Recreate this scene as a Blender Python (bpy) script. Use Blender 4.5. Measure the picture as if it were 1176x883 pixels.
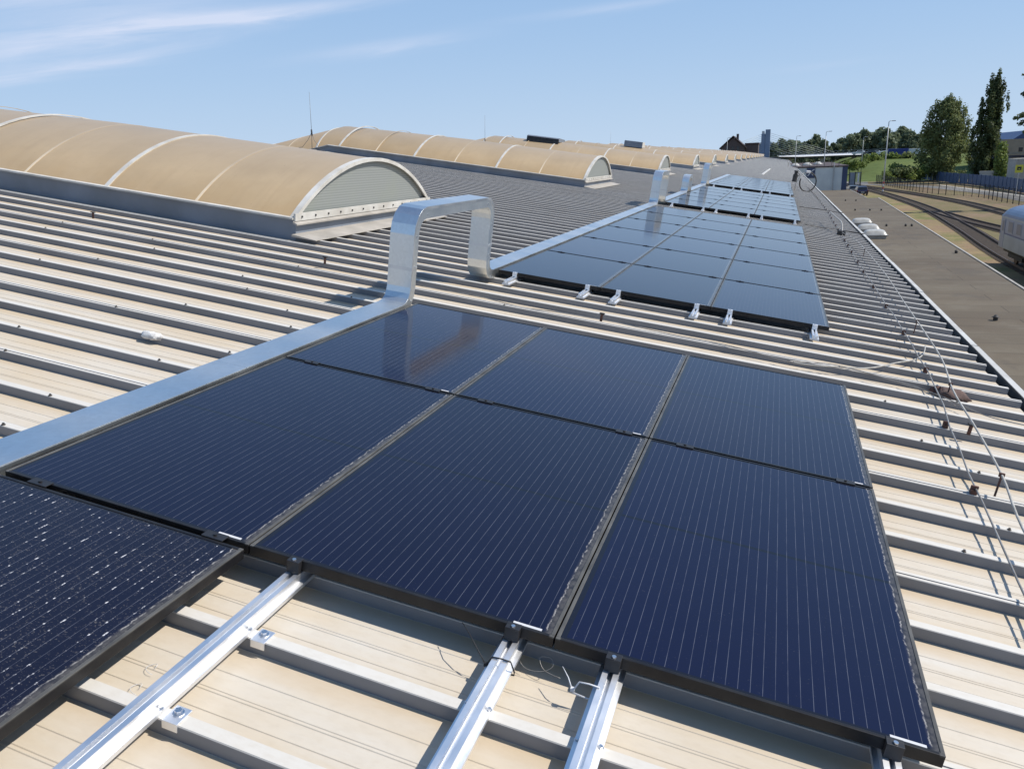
import bpy, bmesh, math, random
from mathutils import Vector, Matrix
random.seed(7)
sc = bpy.context.scene
for o in list(bpy.data.objects): bpy.data.objects.remove(o)
R = math.radians
rad = math.pi
# ------------------------------------------------------------------ camera, sky, sun
A = R(9.0)                                  # pitch of the hall roof (falls towards +X)
CA, SA = math.cos(A), math.sin(A)
CAM_ROOF = Vector((-0.6752, -1.8060, 1.3366))   # camera seen from the roof's own axes
EYE = 8.0                                    # camera height over the yard
RC = Matrix(((0.94160461, 0.20283538, -0.26877233),
             (0.31764272, -0.27020956, 0.90889488),
             (0.11173118, -0.94119318, -0.31885975)))    # columns: camera right, down, forward in roof axes
FPX, PW, PH = 889.6, 1176.0, 883.0
ROT = Matrix.Rotation(A, 3, 'Y')
def rw(x, y, z):                             # roof axes -> world
    return ROT @ (Vector((x, y, z)) - CAM_ROOF) + Vector((0, 0, EYE))
def ray_roof(px, py): return RC @ Vector(((px-PW/2)/FPX, (py-PH/2)/FPX, 1.0))
def ray(px, py): return ROT @ ray_roof(px, py)
def at(px, py, Y):                           # sight line at distance Y along the hall
    d = ray(px, py); return d*(Y/d.y) + Vector((0, 0, EYE))
def gp(px, py, z=0.0):                       # sight line on a level z
    d = ray(px, py); return d*((z-EYE)/d.z) + Vector((0, 0, EYE))
def roof_at(px, py, z=-0.08):
    d = ray_roof(px, py); return CAM_ROOF + d*((z-CAM_ROOF.z)/d.z)
def roof_atY(px, py, Y):
    d = ray_roof(px, py); return CAM_ROOF + d*((Y-CAM_ROOF.y)/d.y)

cam = bpy.data.objects.new('camera', bpy.data.cameras.new('camera'))
sc.collection.objects.link(cam)
wr = ROT @ RC
right, down, fwd = wr.col[0], wr.col[1], wr.col[2]
m = Matrix((right, -down, -fwd)).transposed().to_4x4()
m.translation = Vector((0, 0, EYE))
cam.matrix_world = m
cam.data.sensor_width = 36; cam.data.lens = FPX/PW*36
cam.data.clip_start = 0.05; cam.data.clip_end = 9000
sc.camera = cam

SUN = Vector((0.80, 0.20, 0.86)).normalized()
sun_el = math.asin(SUN.z); sun_rot = math.atan2(SUN.x, SUN.y)
w = bpy.data.worlds.new('World'); sc.world = w; w.use_nodes = True
nt = w.node_tree; N = nt.nodes; Lk = nt.links
bg = N['Background']; bg.inputs['Strength'].default_value = 0.105
sky = N.new('ShaderNodeTexSky'); sky.sky_type = 'NISHITA'; sky.sun_disc = False
sky.sun_elevation = sun_el; sky.sun_rotation = sun_rot; sky.air_density = 1.0; sky.dust_density = 0.6; sky.ozone_density = 1.6
tc = N.new('ShaderNodeTexCoord')
sep = N.new('ShaderNodeSeparateXYZ'); Lk.new(tc.outputs['Generated'], sep.inputs[0])
def wmath(op, a, b=None, clamp=False):
    n = N.new('ShaderNodeMath'); n.operation = op; n.use_clamp = clamp
    for i, v in enumerate((a, b)):
        if v is None: continue
        if isinstance(v, (int, float)): n.inputs[i].default_value = v
        else: Lk.new(v, n.inputs[i])
    return n.outputs[0]
zc = wmath('MAXIMUM', sep.outputs[2], 0.02)
u = wmath('DIVIDE', sep.outputs[0], zc); v = wmath('DIVIDE', sep.outputs[1], zc)
comb = N.new('ShaderNodeCombineXYZ'); Lk.new(u, comb.inputs[0]); Lk.new(v, comb.inputs[1])
mp = N.new('ShaderNodeMapping'); Lk.new(comb.outputs[0], mp.inputs[0])
mp.inputs['Rotation'].default_value = (0, 0, R(-52)); mp.inputs['Scale'].default_value = (0.16, 0.55, 1); mp.inputs['Location'].default_value = (3.1, 0.9, 0)
nz = N.new('ShaderNodeTexNoise'); nz.inputs['Scale'].default_value = 0.8; nz.inputs['Detail'].default_value = 7; nz.inputs['Roughness'].default_value = 0.55; nz.inputs['Distortion'].default_value = 0.35
Lk.new(mp.outputs[0], nz.inputs['Vector'])
cr = N.new('ShaderNodeValToRGB'); cr.color_ramp.elements[0].position = 0.50; cr.color_ramp.elements[1].position = 0.78
Lk.new(nz.outputs[0], cr.inputs[0])
az = wmath('MULTIPLY', wmath('ARCTAN2', sep.outputs[0], sep.outputs[1]), 57.2958)
el = wmath('MULTIPLY', wmath('ARCSINE', sep.outputs[2]), 57.2958)
sc_ = N.new('ShaderNodeCombineXYZ')
slant = wmath('SUBTRACT', el, wmath('MULTIPLY', az, 0.13))
Lk.new(wmath('MULTIPLY', az, 0.10), sc_.inputs[0]); Lk.new(wmath('MULTIPLY', slant, 0.95), sc_.inputs[1])
nf = N.new('ShaderNodeTexNoise'); nf.inputs['Scale'].default_value = 1.0; nf.inputs['Detail'].default_value = 8; nf.inputs['Roughness'].default_value = 0.6; nf.inputs['Distortion'].default_value = 0.5
Lk.new(sc_.outputs[0], nf.inputs['Vector'])
wob = wmath('MULTIPLY', wmath('SUBTRACT', nf.outputs[0], 0.5), 1.6)
def wisp(a0, e0, a1, e1, width, strength):        # one band of cirrus at its place in the sky
    import math as m_
    L = m_.hypot(a1-a0, e1-e0); cx, cy = (a1-a0)/L, (e1-e0)/L
    da, de = wmath('SUBTRACT', az, (a0+a1)/2), wmath('SUBTRACT', el, (e0+e1)/2)
    t = wmath('ADD', wmath('MULTIPLY', da, cx), wmath('MULTIPLY', de, cy))
    q = wmath('ADD', wmath('SUBTRACT', wmath('MULTIPLY', de, cx), wmath('MULTIPLY', da, cy)), wmath('MULTIPLY', wob, width))
    tt = wmath('DIVIDE', t, L*0.42); qq = wmath('DIVIDE', q, width)
    g = wmath('POWER', 2.71828, wmath('MULTIPLY', wmath('ADD', wmath('MULTIPLY', tt, tt), wmath('MULTIPLY', qq, qq)), -1.0))
    return wmath('MULTIPLY', g, strength)
tex = N.new('ShaderNodeMapRange'); Lk.new(nf.outputs[0], tex.inputs[0]); tex.inputs[1].default_value = 0.30; tex.inputs[2].default_value = 0.68; tex.inputs[3].default_value = 0.25; tex.inputs[4].default_value = 1.15
tot = None
for a_ in ((-54, 6.9, -35, 10.2, 1.35, 1.0), (-47, 8.6, -25, 11.0, .42, .85), (-33, 7.2, -20.5, 8.6, .42, .55), (-56, 4.9, -42, 7.5, .36, .60), (-18.5, 9.3, -4, 10.3, .28, .38), (-56, 10.0, -38, 12.0, 1.2, .65), (-3, 5.2, 6, 5.5, .22, .12), (-70, 9, -54, 8, 1.2, .6), (20, 13, 45, 16, 1.0, .5), (-30, 16, 5, 19, 1.5, .45)):
    g_ = wisp(*a_); tot = g_ if tot is None else wmath('ADD', tot, g_)
cl = wmath('MULTIPLY', wmath('MINIMUM', wmath('MULTIPLY', tot, tex.outputs[0]), 1.0), 0.78)
# thin summer air: a little paler than the clear model
hz = wmath('POWER', wmath('SUBTRACT', 1.0, wmath('ABSOLUTE', sep.outputs[2])), 6.0)
hs = N.new('ShaderNodeHueSaturation'); hs.inputs['Saturation'].default_value = 1.22; hs.inputs['Hue'].default_value = 0.502; Lk.new(sky.outputs[0], hs.inputs['Color'])
up_ = wmath('MULTIPLY', wmath('SUBTRACT', 1.0, wmath('POWER', wmath('ABSOLUTE', sep.outputs[2]), 2.5)), 0.82)
mxu = N.new('ShaderNodeMixRGB'); Lk.new(up_, mxu.inputs[0]); Lk.new(hs.outputs[0], mxu.inputs[1]); mxu.inputs[2].default_value = (2.25, 3.95, 6.45, 1)
mx0 = N.new('ShaderNodeMixRGB'); Lk.new(wmath('MULTIPLY', hz, 0.92), mx0.inputs[0]); Lk.new(mxu.outputs[0], mx0.inputs[1]); mx0.inputs[2].default_value = (4.75, 5.85, 7.05, 1)
mx = N.new('ShaderNodeMixRGB'); Lk.new(cl, mx.inputs[0]); Lk.new(mx0.outputs[0], mx.inputs[1]); mx.inputs[2].default_value = (6.1, 6.5, 7.6, 1)
mg = N.new('ShaderNodeMixRGB'); mg.blend_type = 'MULTIPLY'; mg.inputs[0].default_value = 1; Lk.new(mx.outputs[0], mg.inputs[1]); mg.inputs[2].default_value = (.97, .985, 1.02, 1)
Lk.new(mg.outputs[0], bg.inputs['Color'])
sl = bpy.data.lights.new('sun', 'SUN'); sl.energy = 4.8; sl.angle = R(0.53); sl.color = (1.0, 0.94, 0.85)
so = bpy.data.objects.new('sun', sl); sc.collection.objects.link(so)
so.rotation_euler = (-SUN).to_track_quat('-Z', 'Y').to_euler(); so.location = (60, 10, 60)
vs = sc.view_settings; vs.view_transform = 'Standard'; vs.look = 'None'; vs.gamma = 1; vs.exposure = 0.22; vs.use_curve_mapping = False
sc.render.engine = 'CYCLES'

# ------------------------------------------------------------------ materials
class Mat:
    def __init__(s, name, col=(.5,.5,.5), rough=.6, metal=0.0, spec=.5):
        s.m = bpy.data.materials.new(name); s.m.use_nodes = True
        s.nt = s.m.node_tree; s.b = s.nt.nodes['Principled BSDF']
        s.b.inputs['Base Color'].default_value = (*col, 1); s.b.inputs['Roughness'].default_value = rough
        s.b.inputs['Metallic'].default_value = metal; s.b.inputs['Specular IOR Level'].default_value = spec
        s.cur = None
        s._tc = None
    def node(s, t, **k):
        n = s.nt.nodes.new(t)
        for a, b in k.items(): setattr(n, a, b)
        return n
    def link(s, a, b): s.nt.links.new(a, b)
    def obj(s):
        if not s._tc: s._tc = s.node('ShaderNodeTexCoord')
        return s._tc.outputs['Object']
    def mapped(s, scale=(1,1,1), loc=(0,0,0), rot=(0,0,0)):
        n = s.node('ShaderNodeMapping'); s.link(s.obj(), n.inputs[0])
        n.inputs['Scale'].default_value = scale; n.inputs['Location'].default_value = loc; n.inputs['Rotation'].default_value = rot
        return n.outputs[0]
    def noise(s, scale=5, detail=4, rough=.55, vec=None, dist=0.0):
        n = s.node('ShaderNodeTexNoise'); n.inputs['Scale'].default_value = scale; n.inputs['Detail'].default_value = detail
        n.inputs['Roughness'].default_value = rough; n.inputs['Distortion'].default_value = dist
        s.link(vec if vec is not None else s.obj(), n.inputs['Vector']); return n.outputs[0]
    def math(s, op, a, b=None, clamp=False, c=None):
        n = s.node('ShaderNodeMath', operation=op); n.use_clamp = clamp
        for i, v in enumerate((a, b, c)):
            if v is None: continue
            if isinstance(v, (int, float)): n.inputs[i].default_value = v
            else: s.link(v, n.inputs[i])
        return n.outputs[0]
    def ramp(s, fac, p0, p1, v0=0.0, v1=1.0):
        n = s.node('ShaderNodeMapRange'); n.clamp = True
        s.link(fac, n.inputs[0]); n.inputs[1].default_value = p0; n.inputs[2].default_value = p1; n.inputs[3].default_value = v0; n.inputs[4].default_value = v1
        return n.outputs[0]
    def mix(s, fac, a, b):
        n = s.node('ShaderNodeMixRGB')
        for i, v in enumerate((fac, a, b)):
            if isinstance(v, (int, float)): n.inputs[i].default_value = v
            elif isinstance(v, tuple): n.inputs[i].default_value = (*v, 1)
            else: s.link(v, n.inputs[i])
        return n.outputs[0]
    def color(s, c): s.link(c, s.b.inputs['Base Color']); s.cur = c; return s
    def rough(s, r): s.link(r, s.b.inputs['Roughness']); return s
    def bump(s, h, strength=.3, dist=.01):
        n = s.node('ShaderNodeBump'); n.inputs['Strength'].default_value = strength; n.inputs['Distance'].default_value = dist
        s.link(h, n.inputs['Height']); s.link(n.outputs[0], s.b.inputs['Normal']); return s
    def xyz(s):
        n = s.node('ShaderNodeSeparateXYZ'); s.link(s.obj(), n.inputs[0]); return n.outputs
def noisy(name, c1, c2, scale=4, rough=.7, metal=0., detail=5, lo=.35, hi=.65, bump=0, spec=.5, stretch=(1,1,1)):
    M = Mat(name, c1, rough, metal, spec)
    n = M.noise(scale, detail, vec=M.mapped(stretch))
    M.color(M.mix(M.ramp(n, lo, hi), c1, c2))
    if bump: M.bump(M.noise(scale*6, 4), bump)
    return M.m
def flat(name, col, rough=.6, metal=0., spec=.5): return noisy(name, col, tuple(c*.82 for c in col), 3, rough, metal, spec=spec)

# hall roof sheet: painted steel under a film of sandy dust
M = Mat('dusty_painted_steel', rough=.55)
x, y, z = M.xyz()
streak = M.noise(3.0, 6, .6, M.mapped((.35, 3.0, 1)))
blot = M.noise(1.1, 5, .6)
fine = M.noise(60, 3, .6, M.mapped((.5, 1, 1)))
pan = M.ramp(z, -.118, -.098, 1, 0)                     # dust settles in the pans
dust = M.math('MULTIPLY', M.math('ADD', M.math('MULTIPLY', streak, .7), M.math('MULTIPLY', blot, .6)), pan)
c = M.mix(M.ramp(dust, .35, .85), (.56, .54, .50), (.51, .425, .31))
c = M.mix(M.math('MULTIPLY', M.ramp(fine, .45, .75), .22), c, (.40, .34, .26))
foot = M.ramp(M.math('FRACT', M.math('ADD', M.math('MULTIPLY', M.math('SUBTRACT', y, .05), 1/.337), 100)), .70, .99, 0, 1)
c = M.mix(M.math('MULTIPLY', M.math('MULTIPLY', foot, pan), M.ramp(M.noise(1.7, 5, .65, M.mapped((.5, 2, 1))), .35, .65, .15, .75)), c, (.44, .325, .195))
grime = M.noise(.55, 6, .65, M.mapped((.25, 1.0, 1)))
c = M.mix(M.math('MULTIPLY', M.ramp(grime, .5, .75), .30), c, (.36, .31, .24))
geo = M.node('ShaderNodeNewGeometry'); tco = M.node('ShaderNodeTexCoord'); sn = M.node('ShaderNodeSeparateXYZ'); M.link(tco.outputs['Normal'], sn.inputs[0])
upright = M.ramp(M.math('ABSOLUTE', sn.outputs[1]), .80, .93)          # dust-free upright rib sides, coloured darker to deepen their shade
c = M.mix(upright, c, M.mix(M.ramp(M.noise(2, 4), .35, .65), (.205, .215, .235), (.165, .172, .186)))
rust = M.math('MULTIPLY', M.ramp(M.noise(13, 4, .6), .70, .77), M.ramp(M.noise(1.3, 3), .48, .62))
c = M.mix(M.math('MULTIPLY', rust, .55), c, (.24, .13, .06))
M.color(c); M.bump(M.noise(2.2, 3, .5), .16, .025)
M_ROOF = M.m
M_EDGE = noisy('eave_trim_steel', (.52, .52, .50), (.40, .39, .37), 3, .5)
M_GUTTER = noisy('gutter_inside', (.10, .10, .10), (.06, .055, .05), 5, .7)
M_WALLSHEET = noisy('hall_wall', (.45, .46, .46), (.36, .37, .37), 1, .6)

# solar glass
def solar(name, dirty):
    M = Mat(name, (.006, .009, .03), .10); M.b.inputs['IOR'].default_value = 1.34
    M.b.inputs['Sheen Weight'].default_value = .035; M.b.inputs['Sheen Roughness'].default_value = .45; M.b.inputs['Sheen Tint'].default_value = (.9, .9, .88, 1)
    x, y, z = M.xyz()
    cellx = M.math('ABSOLUTE', M.math('SUBTRACT', M.math('FRACT', M.math('MULTIPLY', M.math('ADD', x, 10), 1/.0322)), .5))
    seg = M.noise(90, 2, .5, M.mapped((1.0, .16, 1)))
    bus = M.math('MULTIPLY', M.math('LESS_THAN', cellx, .024), M.ramp(seg, .35, .6, .45, 1))
    inside = M.math('MULTIPLY', M.math('LESS_THAN', M.math('ABSOLUTE', x), .470), M.math('LESS_THAN', M.math('ABSOLUTE', y), .808))
    mid = M.math('LESS_THAN', M.math('ABSOLUTE', y), .009)
    rows = M.math('LESS_THAN', M.math('ABSOLUTE', M.math('SUBTRACT', M.math('FRACT', M.math('MULTIPLY', M.math('ADD', y, 8.1), 1/.081)), .5)), .010)
    cols = M.math('LESS_THAN', M.math('ABSOLUTE', M.math('SUBTRACT', M.math('FRACT', M.math('MULTIPLY', M.math('ADD', x, 9.66), 1/.161)), .5)), .004)
    v = M.noise(2.0, 3, .5)
    oi = M.node('ShaderNodeObjectInfo')
    base = M.mix(M.ramp(v, .3, .7), (.0022, .0028, .0125), (.0028, .0036, .0160))
    base = M.mix(M.math('MULTIPLY', oi.outputs['Random'], .8), base, (.0036, .0058, .030))     # cell batches differ a little in blue
    base = M.mix(M.math('MULTIPLY', M.math('MAXIMUM', rows, cols), .35), base, (.004, .005, .012))
    base = M.mix(mid, base, (.003, .004, .010))
    base = M.mix(M.math('MULTIPLY', M.math('MULTIPLY', bus, inside), .26), base, (.30, .32, .38))
    base = M.mix(inside, (.006, .007, .014), base)
    # dried dust: a thin film, specks, and a tide line along the low edge
    film = M.noise(7, 6, .6)
    speck = M.noise(150, 2, .7)
    sp = M.math('MULTIPLY', M.ramp(speck, .68 if not dirty else .60, .74 if not dirty else .68), M.ramp(film, .35, .65, .25, 1.0))
    dc = (.40, .37, .33)
    base = M.mix(M.math('MULTIPLY', M.ramp(film, .25, .85, .35, 1), .004 if not dirty else .014), base, dc)
    base = M.mix(M.math('MULTIPLY', sp, .09 if not dirty else .22), base, dc)
    wig = M.noise(26, 4, .65, M.mapped((.2, 1, 1)))
    edge = M.math('ABSOLUTE', M.math('SUBTRACT', x, M.math('ADD', .458, M.math('MULTIPLY', wig, .022))))
    tide = M.math('MULTIPLY', M.ramp(edge, .0006, .0032, 1, 0), M.ramp(M.noise(60, 3, .6, M.mapped((1, .5, 1))), .42, .58))
    low = M.math('MULTIPLY', M.ramp(x, .462, .478), M.ramp(M.noise(40, 4), .35, .6, .25, .8))
    base = M.mix(M.math('MULTIPLY', low, .20), base, dc)
    base = M.mix(M.math('MULTIPLY', tide, .60), base, (.44, .42, .39))
    if dirty:
        gl = M.math('MULTIPLY', M.math('LESS_THAN', cellx, .07), M.ramp(M.noise(55, 2, .6), .60, .68))
        base = M.mix(M.math('MULTIPLY', M.math('MULTIPLY', gl, inside), .7), base, (.72, .72, .74))  # white glints along the busbars, painted into the colour
    M.color(base)
    M.rough(M.ramp(film, .3, .7, .085, .11 if not dirty else .20))
    return M.m
M_GLASS = solar('solar_glass', False); M_GLASSD = solar('solar_glass_dusty', True)
M = Mat('black_anodised_frame', rough=.40)
x, y, z = M.xyz()
M.b.inputs['Specular IOR Level'].default_value = .3
c = M.mix(M.ramp(M.noise(14, 5), .35, .65), (.008, .008, .010), (.018, .017, .017))
side = M.math('MULTIPLY', M.ramp(M.math('ABSOLUTE', x), .482, .486), M.ramp(z, -.006, -.001))
c = M.mix(M.math('MULTIPLY', side, M.ramp(M.noise(22, 5, .65, M.mapped((1, .35, 1))), .25, .65, .25, .75)), c, (.14, .136, .125))
M.color(c); M_BLACK = M.m
M_CLAMP = noisy('black_clamp', (.012, .012, .015), (.02, .02, .022), 30, .45)
M_STICK = flat('sticker_white', (.60, .61, .63), .6)
def metal(name, c, r, sc=8, v=.85):
    M = Mat(name, c, r, 1.0)
    n = M.noise(sc, 4); M.color(M.mix(M.ramp(n, .35, .65), c, tuple(k*v for k in c))); M.rough(M.ramp(M.noise(sc*.6, 4), .3, .7, r*.8, r*1.25))
    return M.m
M_ALU = metal('mill_aluminium', (.90, .91, .93), .46, 8, .93)
M_STEEL = metal('stainless_bolt', (.75, .75, .76), .28, 30)
M_SCREW = metal('weathered_screw', (.16, .15, .14), .5, 30)
M_GALV = metal('galvanised_sheet', (.78, .81, .82), .40, 3, .95)
_n = M_GALV.node_tree; _b = _n.nodes['Principled BSDF']
_tc = _n.nodes.new('ShaderNodeTexCoord'); _v = _n.nodes.new('ShaderNodeTexVoronoi'); _v.inputs['Scale'].default_value = 55; _n.links.new(_tc.outputs['Object'], _v.inputs['Vector'])
_hs = _n.nodes.new('ShaderNodeMixRGB'); _hs.blend_type = 'MULTIPLY'; _hs.inputs[0].default_value = .08
_old = _b.inputs['Base Color'].links[0].from_socket; _n.links.new(_old, _hs.inputs[1]); _bw = _n.nodes.new('ShaderNodeRGBToBW'); _n.links.new(_v.outputs['Color'], _bw.inputs[0]); _n.links.new(_bw.outputs[0], _hs.inputs[2]); _n.links.new(_hs.outputs[0], _b.inputs['Base Color'])
_w = _n.nodes.new('ShaderNodeTexNoise'); _w.inputs['Scale'].default_value = 3.2; _n.links.new(_tc.outputs['Object'], _w.inputs['Vector'])
_bp = _n.nodes.new('ShaderNodeBump'); _bp.inputs['Strength'].default_value = .08; _bp.inputs['Distance'].default_value = .02; _n.links.new(_w.outputs[0], _bp.inputs['Height']); _n.links.new(_bp.outputs[0], _b.inputs['Normal'])
M_GALVD = metal('galvanised_lip', (.70, .72, .74), .42, 10, .9)

# barrel rooflights
M = Mat('weathered_polycarbonate', rough=.42)
x, y, z = M.xyz()
n1 = M.noise(.8, 6, .6); n2 = M.noise(5, 5, .6, M.mapped((.6, 1, 1)))
c = M.mix(M.ramp(n1, .35, .7), (.455, .34, .205), (.375, .275, .16))
c = M.mix(M.math('MULTIPLY', M.ramp(M.math('ADD', z, M.math('MULTIPLY', n1, .2)), .45, .85), .6), c, (.30, .24, .168))
c = M.mix(M.math('MULTIPLY', M.ramp(n2, .50, .72), .22), c, (.34, .25, .15))
n3 = M.noise(2.2, 6, .65, M.mapped((5.0, .35, .35)))
c = M.mix(M.math('MULTIPLY', M.ramp(n3, .50, .72), .22), c, (.30, .215, .13))
c = M.mix(M.math('MULTIPLY', M.ramp(M.noise(24, 3, .6), .68, .76), .5), c, (.22, .16, .10))
low = M.ramp(z, .10, .42, 1, 0)
c = M.mix(M.math('MULTIPLY', M.math('MULTIPLY', low, M.ramp(M.noise(2.2, 5, .6), .3, .7, .3, 1)), .55), c, (.40, .25, .10))   # rusty dirt washed to the eaves
M.color(c); M.bump(M.noise(3, 2), .1, .03)
M_POLY = M.m
M = Mat('sheet_joint_glint', rough=.42)
x, y, z = M.xyz()
M.color(M.mix(M.ramp(M.math('ADD', z, M.math('MULTIPLY', M.noise(3, 4), .25)), .35, .70), (.64, .53, .38), (.40, .32, .22))); M_STRIP = M.m  # sun glint painted as a paler tone low on the joint
M_WHITE = noisy('chalky_white_profile', (.58, .57, .54), (.44, .42, .38), 4, .5)
M = Mat('grey_gable_sheet', rough=.45)
x, y, z = M.xyz()
fl = M.math('ABSOLUTE', M.math('SUBTRACT', M.math('FRACT', M.math('MULTIPLY', z, 34)), .5))
c = M.mix(M.ramp(fl, .1, .4), (.205, .22, .212), (.265, .28, .27))
c = M.mix(M.math('MULTIPLY', M.ramp(M.noise(2.5, 5), .45, .7), .4), c, (.24, .26, .22))
M.color(c); M_GABLE = M.m
M_CURB = noisy('blue_grey_curb', (.20, .23, .28), (.15, .17, .20), 1.6, .55)
M_CURBL = noisy('dusty_curb_ledge', (.40, .37, .33), (.29, .27, .24), 3, .65)
M_DARK = noisy('dark_rubber', (.012, .012, .013), (.03, .03, .03), 10, .65)
M_ROD = flat('grey_rod', (.16, .16, .16), .5, .6)
M_CABLEW = noisy('pale_cable', (.42, .41, .38), (.30, .285, .255), 20, .5)
M_WIRE = noisy('weathered_wire', (.36, .35, .33), (.24, .22, .20), 15, .45, .5)
M_RUST = noisy('rusty_holder', (.10, .045, .035), (.05, .028, .025), 25, .8)
M_RAG = noisy('brown_rag', (.13, .085, .072), (.08, .052, .045), 12, .95, bump=.4)
M_CLOTH = noisy('white_cloth', (.78, .77, .74), (.50, .48, .46), 25, .9, bump=.5)

# lower bitumen roof
M = Mat('bitumen_roof', rough=.85)
n1 = M.noise(.42, 7, .62, M.mapped((.10, .9, 1))); n2 = M.noise(.9, 6, .65); n3 = M.noise(40, 3, .6)
c = M.mix(M.ramp(n1, .35, .68), (.122, .098, .065), (.085, .061, .037))
c = M.mix(M.math('MULTIPLY', M.ramp(n2, .48, .66), .65), c, (.140, .118, .085))
c = M.mix(M.math('MULTIPLY', M.ramp(M.noise(.55, 5, .6, M.mapped((1, .6, 1), (3, 5, 0))), .56, .62), .5), c, (.070, .056, .042))     # dried puddles
c = M.mix(M.math('MULTIPLY', M.ramp(n3, .4, .7), .3), c, (.15, .128, .096))
br = M.node('ShaderNodeTexBrick'); M.link(M.mapped((1, 1, 1)), br.inputs['Vector'])
br.inputs['Scale'].default_value = 1; br.inputs['Brick Width'].default_value = 5.0; br.inputs['Row Height'].default_value = 1.02; br.inputs['Mortar Size'].default_value = .016
br.inputs['Color1'].default_value = (1,1,1,1); br.inputs['Color2'].default_value = (.86,.86,.86,1); br.inputs['Mortar'].default_value = (.5,.48,.46,1)
mm = M.node('ShaderNodeMixRGB', blend_type='MULTIPLY'); mm.inputs[0].default_value = 1; M.link(c, mm.inputs[1]); M.link(br.outputs[0], mm.inputs[2])
M.color(mm.outputs[0]); M.bump(n3, .3, .01)
M_BITUMEN = M.m
M_DOME = noisy('opal_dome', (.46, .45, .42), (.36, .35, .32), 3, .35)
M_BRICKY = noisy('annex_wall', (.30, .26, .22), (.24, .21, .18), 3, .8)

# ground
def ground(name, cols, sc=(0.08, .6), rough=.95, bump=.4):
    M = Mat(name, rough=rough, spec=.2)
    a = M.noise(sc[0], 6, .6); b = M.noise(sc[1], 6, .65); f = M.noise(sc[1]*12, 3, .6)
    c = M.mix(M.ramp(a, .42, .58), cols[0], cols[1]); c = M.mix(M.math('MULTIPLY', M.ramp(b, .45, .62), .8), c, cols[2]); c = M.mix(M.math('MULTIPLY', M.ramp(f, .45, .7), .45), c, cols[3])
    M.color(c); M.bump(f, bump, .05); return M.m
M_GROUND = ground('dry_grass_earth', [(.15,.125,.06), (.21,.145,.095), (.12,.115,.045), (.26,.185,.125)])
M_STRIP_G = ground('yellowing_grass', [(.125,.135,.042), (.215,.145,.09), (.26,.20,.095), (.30,.225,.14)], (.16, .45))
M_BALLAST = ground('brown_ballast', [(.17,.13,.085), (.13,.098,.07), (.21,.16,.11), (.085,.068,.052)], (.2, .8))
M_BANK = ground('green_bank', [(.085,.12,.03), (.12,.15,.04), (.06,.09,.02), (.14,.15,.05)], (.06, .4))
M_ROAD = ground('pale_asphalt', [(.17,.165,.155), (.20,.195,.185), (.15,.145,.14), (.22,.21,.20)], (.1, .5), bump=.1)
M_CONC = ground('pale_concrete', [(.42,.40,.36), (.36,.345,.31), (.46,.44,.40), (.33,.31,.28)], (.2, .6), bump=.1)
M_RAILM = noisy('rusty_rail', (.075,.05,.038), (.11,.085,.07), 6, .55, .4)
M_SLEEP = noisy('dark_sleeper', (.085,.066,.05), (.13,.10,.075), 5, .9)
def leaf(name, c1, c2, c3):
    M = Mat(name, rough=.6, spec=.25)
    g = M.node('ShaderNodeNewGeometry')
    c = M.mix(g.outputs['Random Per Island'], c1, c2)
    c = M.mix(M.math('MULTIPLY', M.ramp(M.noise(.35, 3), .45, .62), .7), c, c3)
    M.color(c)
    tr_ = M.node('ShaderNodeBsdfTranslucent'); M.link(c, tr_.inputs[0])
    ms_ = M.node('ShaderNodeMixShader'); ms_.inputs[0].default_value = .38
    M.link(M.b.outputs[0], ms_.inputs[1]); M.link(tr_.outputs[0], ms_.inputs[2])
    M.link(ms_.outputs[0], [n for n in M.nt.nodes if n.type == 'OUTPUT_MATERIAL'][0].inputs[0])
    return M.m
M_LEAF = leaf('broad_leaf', (.12,.15,.058), (.18,.21,.08), (.22,.25,.10))
M_LEAFD = leaf('poplar_leaf', (.042,.060,.028), (.078,.102,.042), (.14,.17,.06))
M_LEAFY = leaf('bright_bush_leaf', (.13,.18,.045), (.19,.24,.065), (.22,.27,.075))
M_LEAFB = leaf('far_wood_leaf', (.12,.155,.095), (.16,.195,.115), (.185,.215,.125))  # paler leaf colour stands in for distance haze
M_BARK = noisy('bark', (.09,.07,.055), (.05,.04,.032), 3, .9)
M_LAMP = flat('lamp_post_grey', (.42,.43,.43), .5, .2)
M_CREAM = noisy('cream_render', (.30,.26,.20), (.25,.22,.17), 1, .8)
M_WBLD = noisy('pale_panel_wall', (.56,.59,.58), (.47,.50,.50), .7, .7)
M_BLUED = noisy('dark_blue_panel', (.035,.055,.12), (.028,.042,.09), 1, .55)
M_BLUE = noisy('blue_cladding', (.04,.075,.19), (.032,.06,.15), .8, .5)
M_BLUEF = noisy('blue_fence_paint', (.07,.11,.20), (.05,.08,.15), 1.5, .6)
M_PYLON = noisy('blue_grey_pylon', (.20,.26,.36), (.17,.22,.31), .3, .6)
M_DECKW = flat('white_bridge_edge', (.80,.80,.80), .5)
M_DECKD = noisy('bridge_underside', (.10,.11,.12), (.07,.075,.08), .5, .8)
M_STAY = flat('stay_cable', (.55,.56,.52), .5)
M_ROOFT = noisy('dark_brown_roof', (.075,.05,.048), (.055,.04,.04), 1.2, .8)
M_BRICK = noisy('dark_brick', (.10,.078,.075), (.075,.058,.057), 2, .85)
M_CWIN = noisy('tinted_coach_glass', (.10,.13,.19), (.08,.10,.15), 1, .35)
M_WIN = flat('dark_window_glass', (.02,.024,.03), .08)
M_TYRE = flat('tyre_rubber', (.012,.012,.012), .85)
M_CARB = noisy('dark_violet_car_paint', (.030,.030,.060), (.024,.024,.05), 2, .22)
M_CARG = noisy('grey_car_paint', (.10,.105,.11), (.085,.09,.095), 2, .25)
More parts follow.
